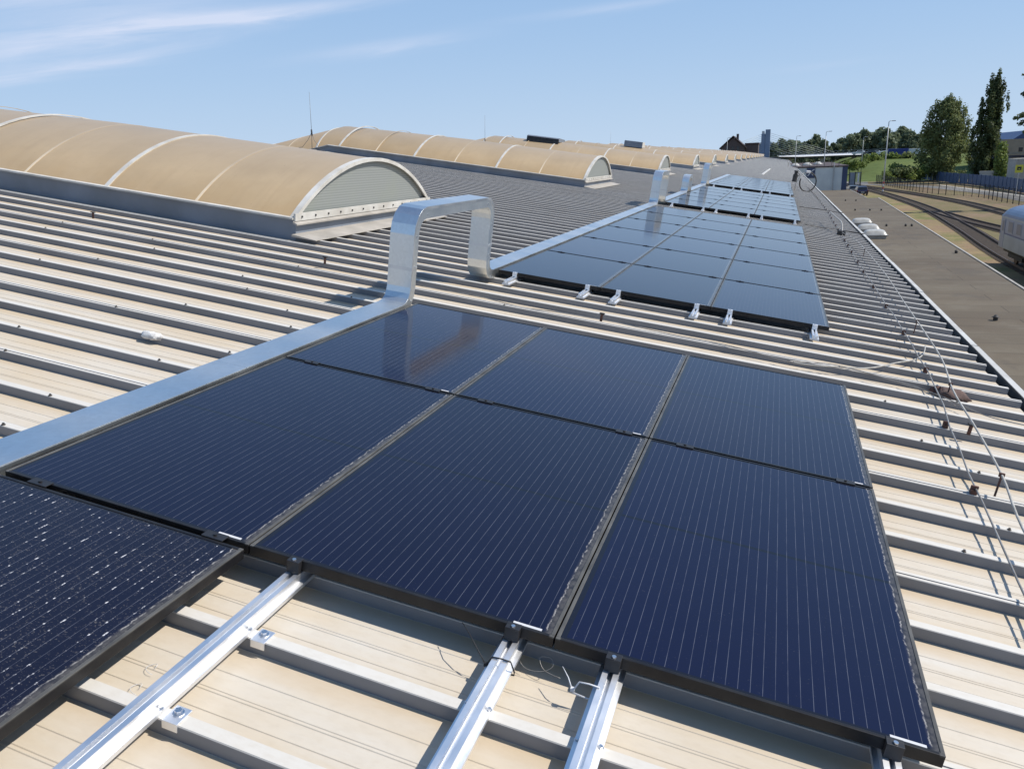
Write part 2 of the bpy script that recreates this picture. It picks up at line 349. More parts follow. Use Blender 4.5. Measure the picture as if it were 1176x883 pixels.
M_CARW = noisy('white_car_paint', (.65,.65,.65), (.58,.58,.58), 2, .25)
M_LORRYB = flat('blue_tarpaulin', (.02,.035,.20), .5)
M_TAIL = flat('red_lamp_lens', (.30,.01,.01), .25)
M_COACHB = noisy('coach_grey_blue', (.25,.285,.37), (.21,.24,.31), .9, .4)
M_COACHW = noisy('coach_ivory', (.36,.385,.40), (.29,.315,.33), .9, .45)
M_COACHR = noisy('coach_blue_roof', (.13,.18,.29), (.10,.14,.23), .8, .35)
M_COACHS = flat('coach_blue_stripe', (.05,.08,.19), .4)
M_YEL = flat('yellow_sign', (.62,.55,.05), .5)
M_RED = flat('red_band', (.45,.06,.05), .5)

# ------------------------------------------------------------------ mesh and object helpers
class MB:
    def __init__(s): s.bm = bmesh.new()
    def quad(s, pts, mi=0):
        f = s.bm.faces.new([s.bm.verts.new(p) for p in pts]); f.material_index = mi; return f
    def box(s, x0, x1, y0, y1, z0, z1, mi=0, mat=None):
        P = [Vector((x, y, z)) for z in (z0, z1) for y in (y0, y1) for x in (x0, x1)]
        if mat: P = [mat @ p for p in P]
        V = [s.bm.verts.new(p) for p in P]
        for q in ((0,2,3,1), (4,5,7,6), (0,1,5,4), (2,6,7,3), (0,4,6,2), (1,3,7,5)):
            f = s.bm.faces.new([V[i] for i in q]); f.material_index = mi
        return s
    def loft(s, rings, closed=True, cap=True, mi=0, smooth=False):
        RV = [[s.bm.verts.new(p) for p in r] for r in rings]
        n = len(RV[0])
        for a, b in zip(RV[:-1], RV[1:]):
            for i in range(n if closed else n-1):
                j = (i+1) % n
                f = s.bm.faces.new((a[i], a[j], b[j], b[i])); f.material_index = mi; f.smooth = smooth
        if cap and closed:
            for r in (RV[0][::-1], RV[-1]):
                f = s.bm.faces.new(r); f.material_index = mi
        return s
    def tube(s, pts, r, n=6, mi=0, r1=None, smooth=True):
        pts = [Vector(p) for p in pts]; rings = []; up = None
        for i, p in enumerate(pts):
            t = (pts[min(i+1, len(pts)-1)] - pts[max(i-1, 0)]).normalized()
            if up is None: up = t.orthogonal().normalized()
            up = (up - t*up.dot(t)); up = up.normalized() if up.length > 1e-6 else t.orthogonal().normalized()
            sd = t.cross(up); k = r if r1 is None else r + (r1-r)*i/max(1, len(pts)-1)
            rings.append([p + (up*math.cos(a) + sd*math.sin(a))*k for a in [2*math.pi*j/n for j in range(n)]])
        return s.loft(rings, mi=mi, smooth=smooth)
    def cyl(s, c, r, h, n=12, axis='Z', mi=0):
        c = Vector(c); d = {'X': Vector((1,0,0)), 'Y': Vector((0,1,0)), 'Z': Vector((0,0,1))}[axis]
        return s.tube([c, c+d*h], r, n, mi, smooth=False)
    def prism(s, poly, axis, a, b, mi=0, smooth=False):   # polygon in the two other axes, extruded from a to b
        def P(p, t):
            return {'X': (t, p[0], p[1]), 'Y': (p[0], t, p[1]), 'Z': (p[0], p[1], t)}[axis]
        return s.loft([[P(p, a) for p in poly], [P(p, b) for p in poly]], mi=mi, smooth=smooth)
    def build(s, name, mats, parent=None, bevel=0, loc=None, rot=None, recalc=True):
        if recalc: bmesh.ops.recalc_face_normals(s.bm, faces=s.bm.faces)
        me = bpy.data.meshes.new(name); s.bm.to_mesh(me); s.bm.free()
        for mt in (mats if isinstance(mats, (list, tuple)) else [mats]): me.materials.append(mt)
        o = bpy.data.objects.new(name, me); sc.collection.objects.link(o)
        if parent: o.parent = parent
        if loc is not None: o.location = loc
        if rot is not None: o.rotation_euler = rot
        if bevel:
            b = o.modifiers.new('bevel', 'BEVEL'); b.width = bevel; b.segments = 2; b.limit_method = 'ANGLE'; b.angle_limit = R(40)
        return o
def tag(o, label=None, cat=None, group=None, kind=None):
    if label: o['label'] = label
    if cat: o['category'] = cat
    if group: o['group'] = group
    if kind: o['kind'] = kind
    return o
def thing(name, label, cat, loc=(0,0,0), rot=(0,0,0), group=None):
    o = bpy.data.objects.new(name, None); sc.collection.objects.link(o)
    o.location = loc; o.rotation_euler = rot; o.empty_display_size = .2
    return tag(o, label, cat, group)
def rthing(name, label, cat, x, y, z, group=None, yaw=0):       # a thing that lies in the pitched roof's axes
    rot = (ROT.to_4x4() @ Matrix.Rotation(yaw, 4, 'Z')).to_euler()
    return thing(name, label, cat, rw(x, y, z), rot, group)
def tree_copy(o, parent=None):
    c = o.copy(); sc.collection.objects.link(c); c.parent = parent
    if parent: c.matrix_parent_inverse = o.matrix_parent_inverse.copy()
    for ch in list(o.children): tree_copy(ch, c)
    return c
ORD = ['first', 'second', 'third', 'fourth', 'fifth', 'sixth', 'seventh', 'eighth', 'ninth', 'tenth', 'eleventh', 'twelfth', 'thirteenth', 'fourteenth', 'fifteenth', 'sixteenth', 'seventeenth', 'eighteenth', 'nineteenth', 'twentieth']

# ------------------------------------------------------------------ the hall and its roof
Y0, Y1, XR, XE = -9.0, 240.0, -13.1, 1.215
PITCH = .337
hall = thing('industrial_hall', 'long industrial hall whose pitched, ribbed, dust-covered steel roof fills the foreground', 'hall', rw(0, 0, 0), ROT.to_euler())
def rib_profile():
    pts = []; k0 = int((Y0-.05)/PITCH); k = k0; PZ = -.125
    while .05+PITCH*k < Y1:
        y = .05+PITCH*k; zt = -.08; PZ = -.125 if y < 44 else -.097
        pts += [(y+.003, PZ-.002), (y+.001, -.083), (y+.003, zt)]
        if k % 3 == 0: pts += [(y+.016, zt), (y+.017, zt+.004), (y+.036, zt+.004), (y+.039, zt)]
        else: pts += [(y+.038, zt)]
        pts += [(y+.052, PZ)]
        for q in (.105, .165, .176, .240):
            pts += [(y+q, PZ), (y+q+.002, PZ+.0022), (y+q+.005, PZ+.0022), (y+q+.007, PZ)]
        k += 1
    return pts
prof = rib_profile()
b = MB(); xs = [XE, -2.0, -6.0, XR]
rows = [[b.bm.verts.new((x_, p[0], p[1])) for p in prof] for x_ in xs]
for r0, r1 in zip(rows[:-1], rows[1:]):
    for i in range(len(prof)-1): b.bm.faces.new((r0[i], r0[i+1], r1[i+1], r1[i]))
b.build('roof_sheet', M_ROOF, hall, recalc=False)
b = MB()                                        # the other pitch, beyond the ridge
c2, s2 = math.cos(2*A), math.sin(2*A)
def far_slope(d, z): return (XR - d*c2 - z*0*s2, -d*s2 + z)
r0 = [b.bm.verts.new((XR, p[0], p[1])) for p in prof]
xf, zf = far_slope(14.3, 0)
r1 = [b.bm.verts.new((xf, p[0], p[1]+zf)) for p in prof]
for i in range(len(prof)-1): b.bm.faces.new((r0[i], r0[i+1], r1[i+1], r1[i]))
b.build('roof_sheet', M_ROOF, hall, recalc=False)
b = MB()
b.prism([(XR-.22, -.112), (XR, -.066), (XR+.22, -.072), (XR+.22, -.076), (XR, -.072), (XR-.22, -.118)], 'Y', Y0, Y1)
b.build('ridge_cap', M_ROOF, hall)
b = MB()
b.prism([(XE-.02, -.19), (XE+.070, -.19), (XE+.070, -.10), (XE+.065, -.10), (XE+.065, -.183), (XE-.02, -.183)], 'Y', Y0, Y1)
b.build('gutter', M_GUTTER, hall)
b = MB()
yy = Y0
while yy < Y1:                                 # trim lengths, each lapped on the next
    e = min(yy+2.98, Y1); dz = random.uniform(-.004, .004); dx = random.uniform(-.004, .004)
    b.box(XE+.073+dx, XE+.128+dx, yy, e, -.20, -.096+dz); yy += 3.0
b.build('eave_trim', M_EDGE, hall)
sheet_out = XE+.02
inv = ROT.inverted()
def hall_local(P): return inv @ (Vector(P) - rw(0,0,0))
pe = rw(XE-.05, 0, -.2); pl = rw(xf+.3, 0, zf-.2)
b = MB()
for (xa, za, xb, zb) in ((pe.x-.15, 0, pe.x, pe.z-.05), (pl.x-.1, 0, pl.x+.1, pl.z-.05)):
    P = [hall_local(q) for q in ((xa,Y0+.3,za),(xb,Y0+.3,za),(xb,Y1-.3,za),(xa,Y1-.3,za),(xa,Y0+.3,zb),(xb,Y0+.3,zb),(xb,Y1-.3,zb),(xa,Y1-.3,zb))]
    for q in ((0,1,2,3),(4,5,6,7),(0,1,5,4),(1,2,6,5),(2,3,7,6),(3,0,4,7)): b.quad([P[i] for i in q])
b.build('side_wall', M_WALLSHEET, hall)
rg = rw(XR, 0, -.2)
for yy in (Y0+.2, Y1-.25):
    b = MB()
    pl_ = [(pl.x+.1, 0), (pe.x-.15, 0), (pe.x-.15, pe.z-.08), (rg.x, rg.z-.08), (pl.x+.1, pl.z-.08)]
    b.loft([[hall_local((p[0], yy+t, p[1])) for p in pl_] for t in (0, .12)])
    b.build('gable_wall', M_WALLSHEET, hall)
# sheet screws near the camera, each a small hex head on a washer
b = MB(); b.cyl((0,0,-.001), .0085, .003, 10); b.cyl((0,0,.002), .005, .007, 6)
scr = b.build('roof_screw', M_SCREW, hall); first = True; cnt = 0
for k in range(-6, 40):
    for x_ in (-12.0, -9.6, -7.2, -6.0, -4.6, -3.7, -2.5, .35):
        if cnt >= 96: break
        y = .05+PITCH*k+.010
        if k < 10 and -3.05 < x_ < .02 and k > -1: continue
        if 5.05 < y < 9.3 and x_ < -5.2: continue
        if 5.1 < y and -3.3 < x_ < .05: continue
        jx = x_+random.uniform(-.12, .12) + (.3 if k % 2 else 0)
        if (k*7+int(x_*3)) % 3 == 1: continue
        o = scr if first else scr.copy()
        if not first: sc.collection.objects.link(o); o.parent = hall
        first = False; o.location = (jx, y, -.0795); cnt += 1
for px, py in ((300.8, 732), (201.7, 823)):     # square clips with a nut on the two ribs in front
    p = roof_at(px, py, -.078)
    b = MB(); b.box(-.022, .022, -.028, .022, 0, .004); b.box(-.022, .022, -.032, -.028, -.02, .004)
    cl = b.build('rib_clip', M_ALU, hall, loc=(p.x, p.y+.01, -.0795), bevel=.001)
    b = MB(); b.cyl((0,0,.004), .014, .003, 12); b.cyl((0,0,.007), .009, .008, 6); b.build('nut', M_STEEL, cl)

# ------------------------------------------------------------------ solar arrays
PL, PWD, STEP = 1.66, .995, 1.6768
pan = thing('solar_panel', 'solar panel', 'solar panel')
b = MB()
hx, hy, lip = PWD/2, PL/2, .011
for (x0, x1, y0, y1) in ((-hx, hx, -hy, -hy+lip), (-hx, hx, hy-lip, hy), (-hx, -hx+lip, -hy+lip, hy-lip), (hx-lip, hx, -hy+lip, hy-lip)):
    b.box(x0, x1, y0, y1, -.035, 0)
b.build('frame', M_BLACK, pan, bevel=.0012)
b = MB(); b.box(-hx+lip, hx-lip, -hy+lip, hy-lip, -.009, -.0022)
gl = b.build('glass', M_GLASS, pan)
b = MB(); b.box(hx-.125, hx-.040, -hy+.014, -hy+.024, -.0022, -.0017)
b.build('serial_sticker', M_STICK, gl)
ARR = [('nearest', 0.0, 2), ('second', 5.15, 6), ('third', 16.65, 6), ('farthest', 28.5, 8)]
COLN = ['left', 'middle', 'right']
firstp = True
def put_panel(x, y, label, group, dusty=False):
    global firstp
    o = pan if firstp else tree_copy(pan)
    firstp = False
    o.location = rw(x, y, 0); o.rotation_euler = ROT.to_euler(); tag(o, label, 'solar panel', group)
    if dusty:
        g = [c for c in o.children if c.name.startswith('glass')][0]
        g.data = g.data.copy(); g.data.materials[0] = M_GLASSD
    return o
near_lab = {(0,0): 'solar panel bordering the metal duct in the front full row of the nearest array',
            (0,1): 'dark blue solar panel at the middle of the front full row of the nearest array',
            (0,2): 'dark blue solar panel at the bottom right corner of the nearest array',
            (1,0): 'dark blue solar panel beside the foot of the near duct arch, mirroring the arch',
            (1,1): 'dark blue solar panel at the middle of the back row of the nearest array',
            (1,2): 'dark blue solar panel at the back right corner of the nearest array'}
for name, ys, rows_ in ARR:
    for j in range(rows_):
        for i in range(3):
            if name == 'nearest': lab = near_lab[(j, i)]
            else: lab = 'solar panel of the %s array, %s row, %s column' % (name, ORD[j] if j < rows_-1 else 'last', COLN[i])
            put_panel(-2.5+i, ys+STEP*j+PL/2, lab, 'solar panels of the %s array' % name)
put_panel(-2.497, -.026-PL/2, 'dust-speckled solar panel cut by the left picture edge', 'solar panels of the nearest array', True)

# mounting rails, each with its clamps
RX = [.165, .885]
def rail(x, y0, y1, label, group, clamps, clamp_mat, screws=()):
    t = rthing('mounting_rail', label, 'mounting rail', x, y0, -.0795, group)
    L = y1-y0
    b = MB()
    b.prism([(-.036, 0), (.036, 0), (.036, .012), (.022, .014), (.022, .040), (.007, .040), (.007, .022), (-.007, .022), (-.007, .040), (-.022, .040), (-.022, .014), (-.036, .012)], 'Y', 0, L)
    b.build('rail_profile', M_ALU, t)
    for (yc, end) in clamps:
        b = MB()
        if end: b.box(-.021, .021, yc-.020, yc-.001, .0405, .0820); b.box(-.021, .021, yc-.001, yc+.010, .0803, .0820)
        else: b.box(-.04, .04, yc-.018, yc+.018, .0803, .0838); b.box(-.02, .02, yc-.006, yc+.006, .0405, .0803)
        c_ = b.build('panel_clamp', clamp_mat if end else M_CLAMP, t, bevel=.0015)
        b = MB(); b.cyl((0, yc-(.0 if not end else .011), .082 if end else .0838), .0060, .005, 10)
        b.build('clamp_bolt', M_STEEL if end else M_CLAMP, c_)
    for ys in screws:
        for sx in (-.029, .029):
            b = MB(); b.cyl((sx, ys, .012), .0085, .002, 10); b.cyl((sx, ys, .014), .0058, .005, 6)
            b.build('rail_screw', M_STEEL, t)
    return t
rl = ['left rail under the left column', 'right rail under the left column', 'left rail under the middle column', 'right rail under the middle column', 'left rail under the right column', 'right rail under the right column']
nr = ['bare silver mounting rail hidden under the left column of the nearest array, nearer the duct', 'silver mounting rail under the left column of the nearest array, farther from the duct',
      'single bright aluminium rail crossing two bare ribs beside the dust-speckled panel',
      'grooved aluminium rail wrapped by a plain black cable tie', 'grooved aluminium rail wrapped by a cable tie with a glinting tail', 'aluminium rail stub poking out at the bottom right corner of the nearest array']
for ai, (name, ys, rows_) in enumerate(ARR):
    for i in range(3):
        for j in range(2):
            q = i*2+j; x_ = -3.0+.006+i+RX[j]-(.0 if j == 0 else .01)
            if ai == 0:
                y0 = -2.2; cl_ = [(-y0, True)] if i > 0 else []
                cl_ += [(-y0+STEP*k-.0085, False) for k in range(0 if i == 0 else 1, rows_)]
                rail(x_, y0, ys+STEP*rows_+.03, nr[q], 'mounting rails', cl_, M_CLAMP, [(.05+PITCH*k+.019)-y0 for k in (-1, -2, -3)] if i else [])
            else:
                y0 = ys-.26
                cl_ = [(.26, True)] + [(.26+STEP*k-.0085, False) for k in range(1, rows_)]
                rail(x_, y0, ys+STEP*rows_+.03, 'silver mounting rail of the %s array, %s' % (name, rl[q]), 'mounting rails', cl_, M_ALU, ())

# ------------------------------------------------------------------ galvanised cable duct: straight runs and arches
DXC, DW, DT = -3.115, .185, .086
ZD = -.0315                                     # centre line of the lying duct
def duct_straight(y0, y1, label):
    t = rthing('cable_duct', label, 'cable duct', DXC, y0, ZD, 'galvanised cable duct')
    L = y1-y0; h = DT/2; w_ = DW/2
    b = MB(); b.box(-w_, w_, 0, L, -h, h-.004)
    b.build('trough', M_GALV, t)
    y = 0; n = max(1, round(L/2.0)); stp = L/n
    for k in range(n):
        b = MB(); b.box(-w_-.002, w_+.002, y+.001, y+stp-.001, h-.004, h); b.box(w_, w_+.0022, y+.001, y+stp-.001, h-.022, h-.004)
        b.build('lid', M_GALV, t, bevel=.001); y += stp
    return t
def duct_arch(y0, y1, ztop, label):
    """rises at y0, crosses at ztop, falls at y1; bends are folded from flat strips"""
    t = rthing('duct_arch', label, 'duct arch', DXC, y0, ZD, 'galvanised cable duct')
    zt = ztop-ZD-DT/2; S = y1-y0; r = .15; n = 4
    path = []
    def arc(cy, cz, a0, a1, r):
        for k in range(n+1):
            a = a0+(a1-a0)*k/n; path.append((cy+r*math.cos(a), cz+r*math.sin(a)))
    P = math.pi
    ya, yb = 0.0, S
    arc(ya-r, r, -P/2, 0, r)
    arc(ya+r, zt-r, P, P/2, r)
    arc(yb-r, zt-r, P/2, 0, r)
    arc(yb+r, r, P, 3*P/2, r)
    h = DT/2; w_ = DW/2
    def sect(rail_lo, rail_hi, x0, x1):
        rings = []
        for i, p in enumerate(path):
            q0 = path[max(i-1, 0)]; q1 = path[min(i+1, len(path)-1)]
            d = Vector((q1[0]-q0[0], q1[1]-q0[1])).normalized(); nn = Vector((-d.y, d.x))
            a = Vector(p)+nn*rail_lo; c = Vector(p)+nn*rail_hi
            rings.append([(x0, a.x, a.y), (x1, a.x, a.y), (x1, c.x, c.y), (x0, c.x, c.y)])
        return rings
    b = MB(); b.loft(sect(-h, h-.003, -w_, w_)); b.build('duct_body', M_GALV, t)
    b = MB(); b.loft(sect(h-.003, h, -w_-.002, w_+.002)); b.build('lid', M_GALV, t)
    b = MB(); b.loft(sect(h-.022, h-.003, w_, w_+.0025)); b.build('lid_lip', M_GALVD, t)
    for (py, pz, ax) in [(0, zt*.42, 'v'), (S, zt*.42, 'v')]:
        b = MB(); b.box(-w_-.0035, w_+.0035, py-h-.0015, py+h+.0015, pz-.012, pz+.012); b.build('joint_sleeve', M_GALVD, t)
    for (py, pz) in [(-.02, .05), (.0, .3), (.0, zt-.16), (.16, zt-.012), (S-.16, zt-.012), (S, zt-.2), (S, .2)]:
        b = MB(); b.cyl((w_+.0025, py+.0, pz), .006, .003, 8, 'X'); b.build('rivet', M_STEEL, t)
    return t
arches = [(3.30, 4.89, .69), (15.62, 16.75, .69), (21.35, 22.25, .47), (27.35, 28.45, .72)]
al = ['large galvanised duct arch standing over the gap between the two nearest arrays',
      'galvanised duct arch with two visible legs at the far left corner of the second array',
      'low stubby galvanised duct arch part way along the third array',
      'tall galvanised duct arch at the near left corner of the farthest array']
for (ya, yb, zt), lb in zip(arches, al): duct_arch(ya, yb, zt, lb)
cuts = [-2.2] + [v for a in arches for v in (a[0]-.15, a[1]+.15)] + [41.8]
dl = ['lying galvanised duct along the left edge of the nearest array', 'lying galvanised duct along the left edge of the second array',
      'short lying galvanised duct along the front half of the third array', 'short lying galvanised duct along the back half of the third array', 'lying galvanised duct along the left edge of the farthest array']
for k in range(5): duct_straight(cuts[2*k], cuts[2*k+1], dl[k])

# ------------------------------------------------------------------ barrel rooflights across the ridge
VX = -5.42; SPAN = 1.7; RISE = .60; ZS = .115
RAD = (SPAN**2+RISE**2)/(2*RISE)
HA = math.asin(SPAN/RAD)
def arc_pts(k=1.0, n=22, dr=0.0):
    return [((RAD+dr)*math.sin(-HA+2*HA*i/n), ZS+RISE-RAD+(RAD+dr)*math.cos(-HA+2*HA*i/n)) for i in range(n+1)]
TA = math.tan(A)
def both(y, z, x):           # a point of the rooflight in roof axes: x on the near pitch, mirrored for the far one (x < XR)
    if x >= XR: return Vector((x, y, z))
    p = ROT @ Vector((2*XR-x-XR, 0, z)); p.x = -p.x; q = inv @ p
    return Vector((q.x+XR, y, q.z))
vault = thing('barrel_rooflight', 'x', 'rooflight')
def V(x, y, z): p = both(y, z, x); return (p.x-VX, p.y, p.z)
b = MB(); ap = arc_pts()
rings = []
for x_ in (VX, -9.5, None, -16.7, 2*XR-VX):
    rings.append([V(x_ if x_ is not None else XR-z_*TA, y_, z_) for y_, z_ in ap])
b.loft(rings, closed=False, cap=False, smooth=True)
b.build('arched_glazing', M_POLY, vault)
def hoop(x_, wd, dr, name, mat, n=22):
    b = MB(); a0 = arc_pts(n=n, dr=-.004); a1 = arc_pts(n=n, dr=dr)
    rr = []
    for (p, q) in zip(a0, a1):
        def X(z_, dx): return x_+dx if abs(x_-XR) > .02 else XR-z_*TA+dx
        rr.append([V(X(p[1], -wd/2), *p), V(X(p[1], wd/2), *p), V(X(q[1], wd/2), *q), V(X(q[1], -wd/2), *q)])
    b.loft(rr); return b.build(name, mat, vault)
hoops = [VX-.03, VX-2.5, VX-4.95, VX-7.32]
for x_ in hoops+[2*XR-h for h in hoops]: hoop(x_, .055, .012, 'arch_bar', M_WHITE)
mids = [VX-1.27, VX-3.72, VX-6.15]
for x_ in mids+[2*XR-h for h in mids]: hoop(x_, .034, .003, 'sheet_joint', M_STRIP)
for sgn in (-1, 1):          # curb, eave ledge and eave profile down both sides, both pitches
    b = MB()
    rr = [[V(x_, sgn*(SPAN-.05), -.14), V(x_, sgn*(SPAN-.02), -.14), V(x_, sgn*(SPAN-.02), ZS-.012), V(x_, sgn*(SPAN-.05), ZS-.012)] for x_ in (VX-.02, XR, 2*XR-VX+.02)]
    b.loft(rr); b.build('curb', M_CURB, vault)
    b = MB()
    rr = [[V(x_, sgn*(SPAN-.09), ZS-.012), V(x_, sgn*(SPAN+.045), ZS-.014), V(x_, sgn*(SPAN+.045), ZS+.006), V(x_, sgn*(SPAN-.09), ZS+.016)] for x_ in (VX, XR, 2*XR-VX)]
    b.loft(rr); b.build('eave_profile', M_WHITE, vault)
for end in (0, 1):
    def E_(x_, y_, z_):
        return V(VX+x_ if not end else 2*XR-VX-x_, y_, z_)
    b = MB(); f = [E_(-.03, y_, z_) for y_, z_ in arc_pts(dr=-.01)] ; g_ = [E_(-.045, y_, z_) for y_, z_ in arc_pts(dr=-.01)]
    b.loft([f, g_]); b.build('gable_sheet', M_GABLE, vault)
    b = MB()
    rr = []
    for (p, q) in zip(arc_pts(dr=-.026), arc_pts(dr=.016)):
        rr.append([E_(0, *p), E_(.018, *p), E_(.018, *q), E_(0, *q)])
    b.loft(rr); b.build('gable_trim', M_WHITE, vault)
    b = MB(); P8 = [E_(0, -SPAN-.02, ZS-.03), E_(.022, -SPAN-.02, ZS-.03), E_(.022, -SPAN-.02, ZS+.05), E_(0, -SPAN-.02, ZS+.05)]; Q8 = [E_(0, SPAN+.02, ZS-.03), E_(.022, SPAN+.02, ZS-.03), E_(.022, SPAN+.02, ZS+.05), E_(0, SPAN+.02, ZS+.05)]
    b.loft([P8, Q8]); sill = b.build('sill_profile', M_WHITE, vault)
    if not end:
        for k in range(13):
            y_ = -SPAN+.1+k*(2*SPAN-.2)/12
            b = MB(); b.cyl((V(VX+.022, y_, ZS+.012)), .011, .010, 8, 'X'); b.build('sill_bolt', M_DARK, sill)
    b = MB()
    rr = [[E_(-.02, s_*(SPAN-.02), -.145), E_(.004, s_*(SPAN-.02), -.145), E_(.004, s_*(SPAN-.02), ZS-.03), E_(-.02, s_*(SPAN-.02), ZS-.03)] for s_ in (-1, 1)]
    b.loft(rr); b.build('curb', M_CURB, vault)
    b = MB()
    rr = [[E_(.004, s_*(SPAN+.04), ZS-.058), E_(.055, s_*(SPAN+.04), ZS-.068), E_(.055, s_*(SPAN+.04), ZS-.052), E_(.004, s_*(SPAN+.04), ZS-.032)] for s_ in (-1, 1)]
    b.loft(rr); b.build('ledge', M_CURBL, vault)
    b = MB()
    rr = [[E_(.004, s_*(SPAN+.06), -.076), E_(.30, s_*(SPAN+.06), -.0765), E_(.30, s_*(SPAN+.06), -.070), E_(.004, s_*(SPAN+.06), -.05)] for s_ in (-1, 1)]
    b.loft(rr); b.build('flashing', M_CURBL, vault)
VY = [7.12, 20.42, 33.85, 47.5, 61.0] + [75.0+14*k for k in range(12)]
for k, vy in enumerate(VY):
    o = vault if k == 0 else tree_copy(vault)
    o.location = rw(VX, vy, 0); o.rotation_euler = ROT.to_euler()
    if k == 0: lab = 'huge nearest tan barrel rooflight with a grey ribbed gable, cut by the left picture edge'
    elif k == 1: lab = 'second nearest tan barrel rooflight, its bend over the ridge in view behind a thin rod'
    elif k == 2: lab = 'third nearest tan barrel rooflight, with an opened smoke flap on its crown'
    else: lab = 'tan barrel rooflight on the hall roof, %s in the row counted from the camera' % ORD[k]
    tag(o, lab, 'rooflight', 'barrel rooflights across the hall ridge')
    o['_k'] = k
    if k == 0: V0 = o
    if k in (2, 3):          # smoke flaps on the crowns
        px0 = 628 if k == 2 else 729
        pp = roof_atY(px0, 159 if k == 2 else 163, vy)
        zc_ = ZS+RISE
        b = MB(); x_ = pp.x-VX
        if k == 2:
            b.prism([(-.55, zc_-.02), (.45, zc_+.02), (.45, zc_+.10), (-.55, zc_+.16), (-.62, zc_+.10)], 'X', x_-.75, x_+.75)
            fl_ = b.build('smoke_flap', M_CURB, o)
            b = MB(); b.prism([(-.70, zc_-.12), (-.60, zc_-.03), (-.56, zc_+.10), (-.66, zc_+.12)], 'X', x_-.74, x_+.74); b.build('flap_gap', M_DARK, fl_)
        else:
            b.prism([(-.45, zc_+.0), (.45, zc_+.0), (.40, zc_+.30), (-.40, zc_+.34)], 'X', x_-.55, x_+.55)
            fl_ = b.build('vent_hood', M_CURB, o)
            b = MB(); b.box(x_+.552, x_+.575, -.42, .42, zc_+.02, zc_+.33); b.build('hood_end', M_WHITE, fl_)
for o in bpy.data.objects:
    if '_k' in o: del o['_k']

# lightning rods on the ridge
for k, (yr, lab) in enumerate([(17.9, 'thin dark lightning rod with a sagging wire beside the nearest rooflight crown'), (31.7, 'thin lightning rod standing in front of the third rooflight'), (59.0, 'faint distant lightning rod on the ridge')]):
    t = rthing('lightning_rod', lab, 'lightning rod', XR, yr, -.07, 'lightning rods on the ridge')
    b = MB(); b.tube([(-.0, 0, 0), (-.04, 0, .55), (-.16, .02, 1.55)], .009, 6, r1=.004); b.build('rod', M_ROD, t)
    b = MB(); b.tube([(-.02,0,.42), (-.045,0,.58)], .022, 8); b.build('rod_clamp', M_DARK, t)
    b = MB(); b.cyl((0,0,-.002), .13, .05, 16); b.build('base_block', M_CURBL, t)
    b = MB()
    for s_ in (-1, 1): b.tube([(-.04,0,.50), (s_*.10-.04,0,.30), (s_*.30-.02,0,.08), (s_*.55,0,.02)], .006, 5)
    b.build('bonding_wire', M_ROD, t)

# ------------------------------------------------------------------ cables and litter on the roof
def rtube(name, label, cat, pts, r, mat, group=None, n=6):
    p0 = Vector(pts[0]); t = rthing(name, label, cat, *p0, group)
    b = MB(); b.tube([Vector(p)-p0 for p in pts], r, n)
    b.build('wire' if name != 'loose_cable' else 'cable', mat, t); return t
def smooth(pts, k=4):
    pts = [Vector(p) for p in pts]; out = []
    for i in range(len(pts)-1):
        p0, p1, p2, p3 = pts[max(i-1,0)], pts[i], pts[i+1], pts[min(i+2, len(pts)-1)]
        for j in range(k):
            t = j/k
            out.append(.5*((2*p1)+(p2-p0)*t+(2*p0-5*p1+4*p2-p3)*t*t+(3*p1-p0-3*p2+p3)*t**3))
    return out+[pts[-1]]
main = [(.40, -.6), (.52, .7), (.57, 1.6), (.62, 2.18), (.64, 2.87), (.70, 3.75), (.77, 4.58), (.79, 5.59), (.86, 7.08), (.91, 9.82), (.88, 13.46), (.76, 15.2)]
mp_ = smooth([(p[0], p[1], .012 + .02*math.sin(i*2.1)) for i, p in enumerate(main)], 5)
t = rtube('loose_cable', 'long pale cable running beside the eave on rusty holders', 'cable', mp_, .0058, M_CABLEW)
mn0 = mp_[0]
for i, p in enumerate(mp_):
    if i % 11 == 4:
        b = MB(); q = Vector(p)-mn0
        b.box(q.x-.004, q.x+.004, q.y-.004, q.y+.004, -.105-mn0.z, q.z-.004); b.box(q.x-.012, q.x+.012, q.y-.006, q.y+.006, q.z-.010, q.z+.010)
        b.build('cable_holder', M_RUST, t)
sec = [(.44, -.2), (.45, .8), (.50, 1.93), (.56, 3.0), (.64, 3.95), (.66, 4.39), (.67, 5.34), (.69, 6.7), (.69, 7.99), (.70, 9.33), (.71, 10.88), (.74, 12.82), (.78, 15.82), (.87, 22.45), (.88, 29), (.84, 33.6), (.80, 45), (.8, 60), (.8, 100), (.8, 160), (.8, 235)]
sp_ = []
for i in range(len(sec)-1):
    a_, b_ = Vector((*sec[i], 0)), Vector((*sec[i+1], 0)); n_ = max(1, int((b_-a_).length/.35)) if sec[i][1] < 40 else 4
    for j in range(n_):
        p = a_.lerp(b_, j/n_); sp_.append((p.x+random.uniform(-.006, .006), p.y, -.045+random.uniform(-.012, .004)))
t = rtube('lightning_conductor', 'thin wavy metal conductor wire along the eave on small brown holders', 'conductor wire', sp_, .0045, M_WIRE)
c0 = Vector(sp_[0]); last = -9; hc = 0
for p in sp_:
    if p[1]-last > .98 and hc < 46 and p[1] < 40:
        last = p[1]; hc += 1; yb_ = .05+PITCH*round((p[1]-.07)/PITCH)+.019
        q = Vector((p[0], yb_, 0))-c0
        b = MB(); b.box(q.x-.014, q.x+.014, q.y-.014, q.y+.014, -.0795-c0.z, -.058-c0.z); b.box(q.x-.016, q.x+.016, q.y-.006, q.y+.006, -.058-c0.z, -.038-c0.z)
        b.build('wire_holder', M_RUST, t)
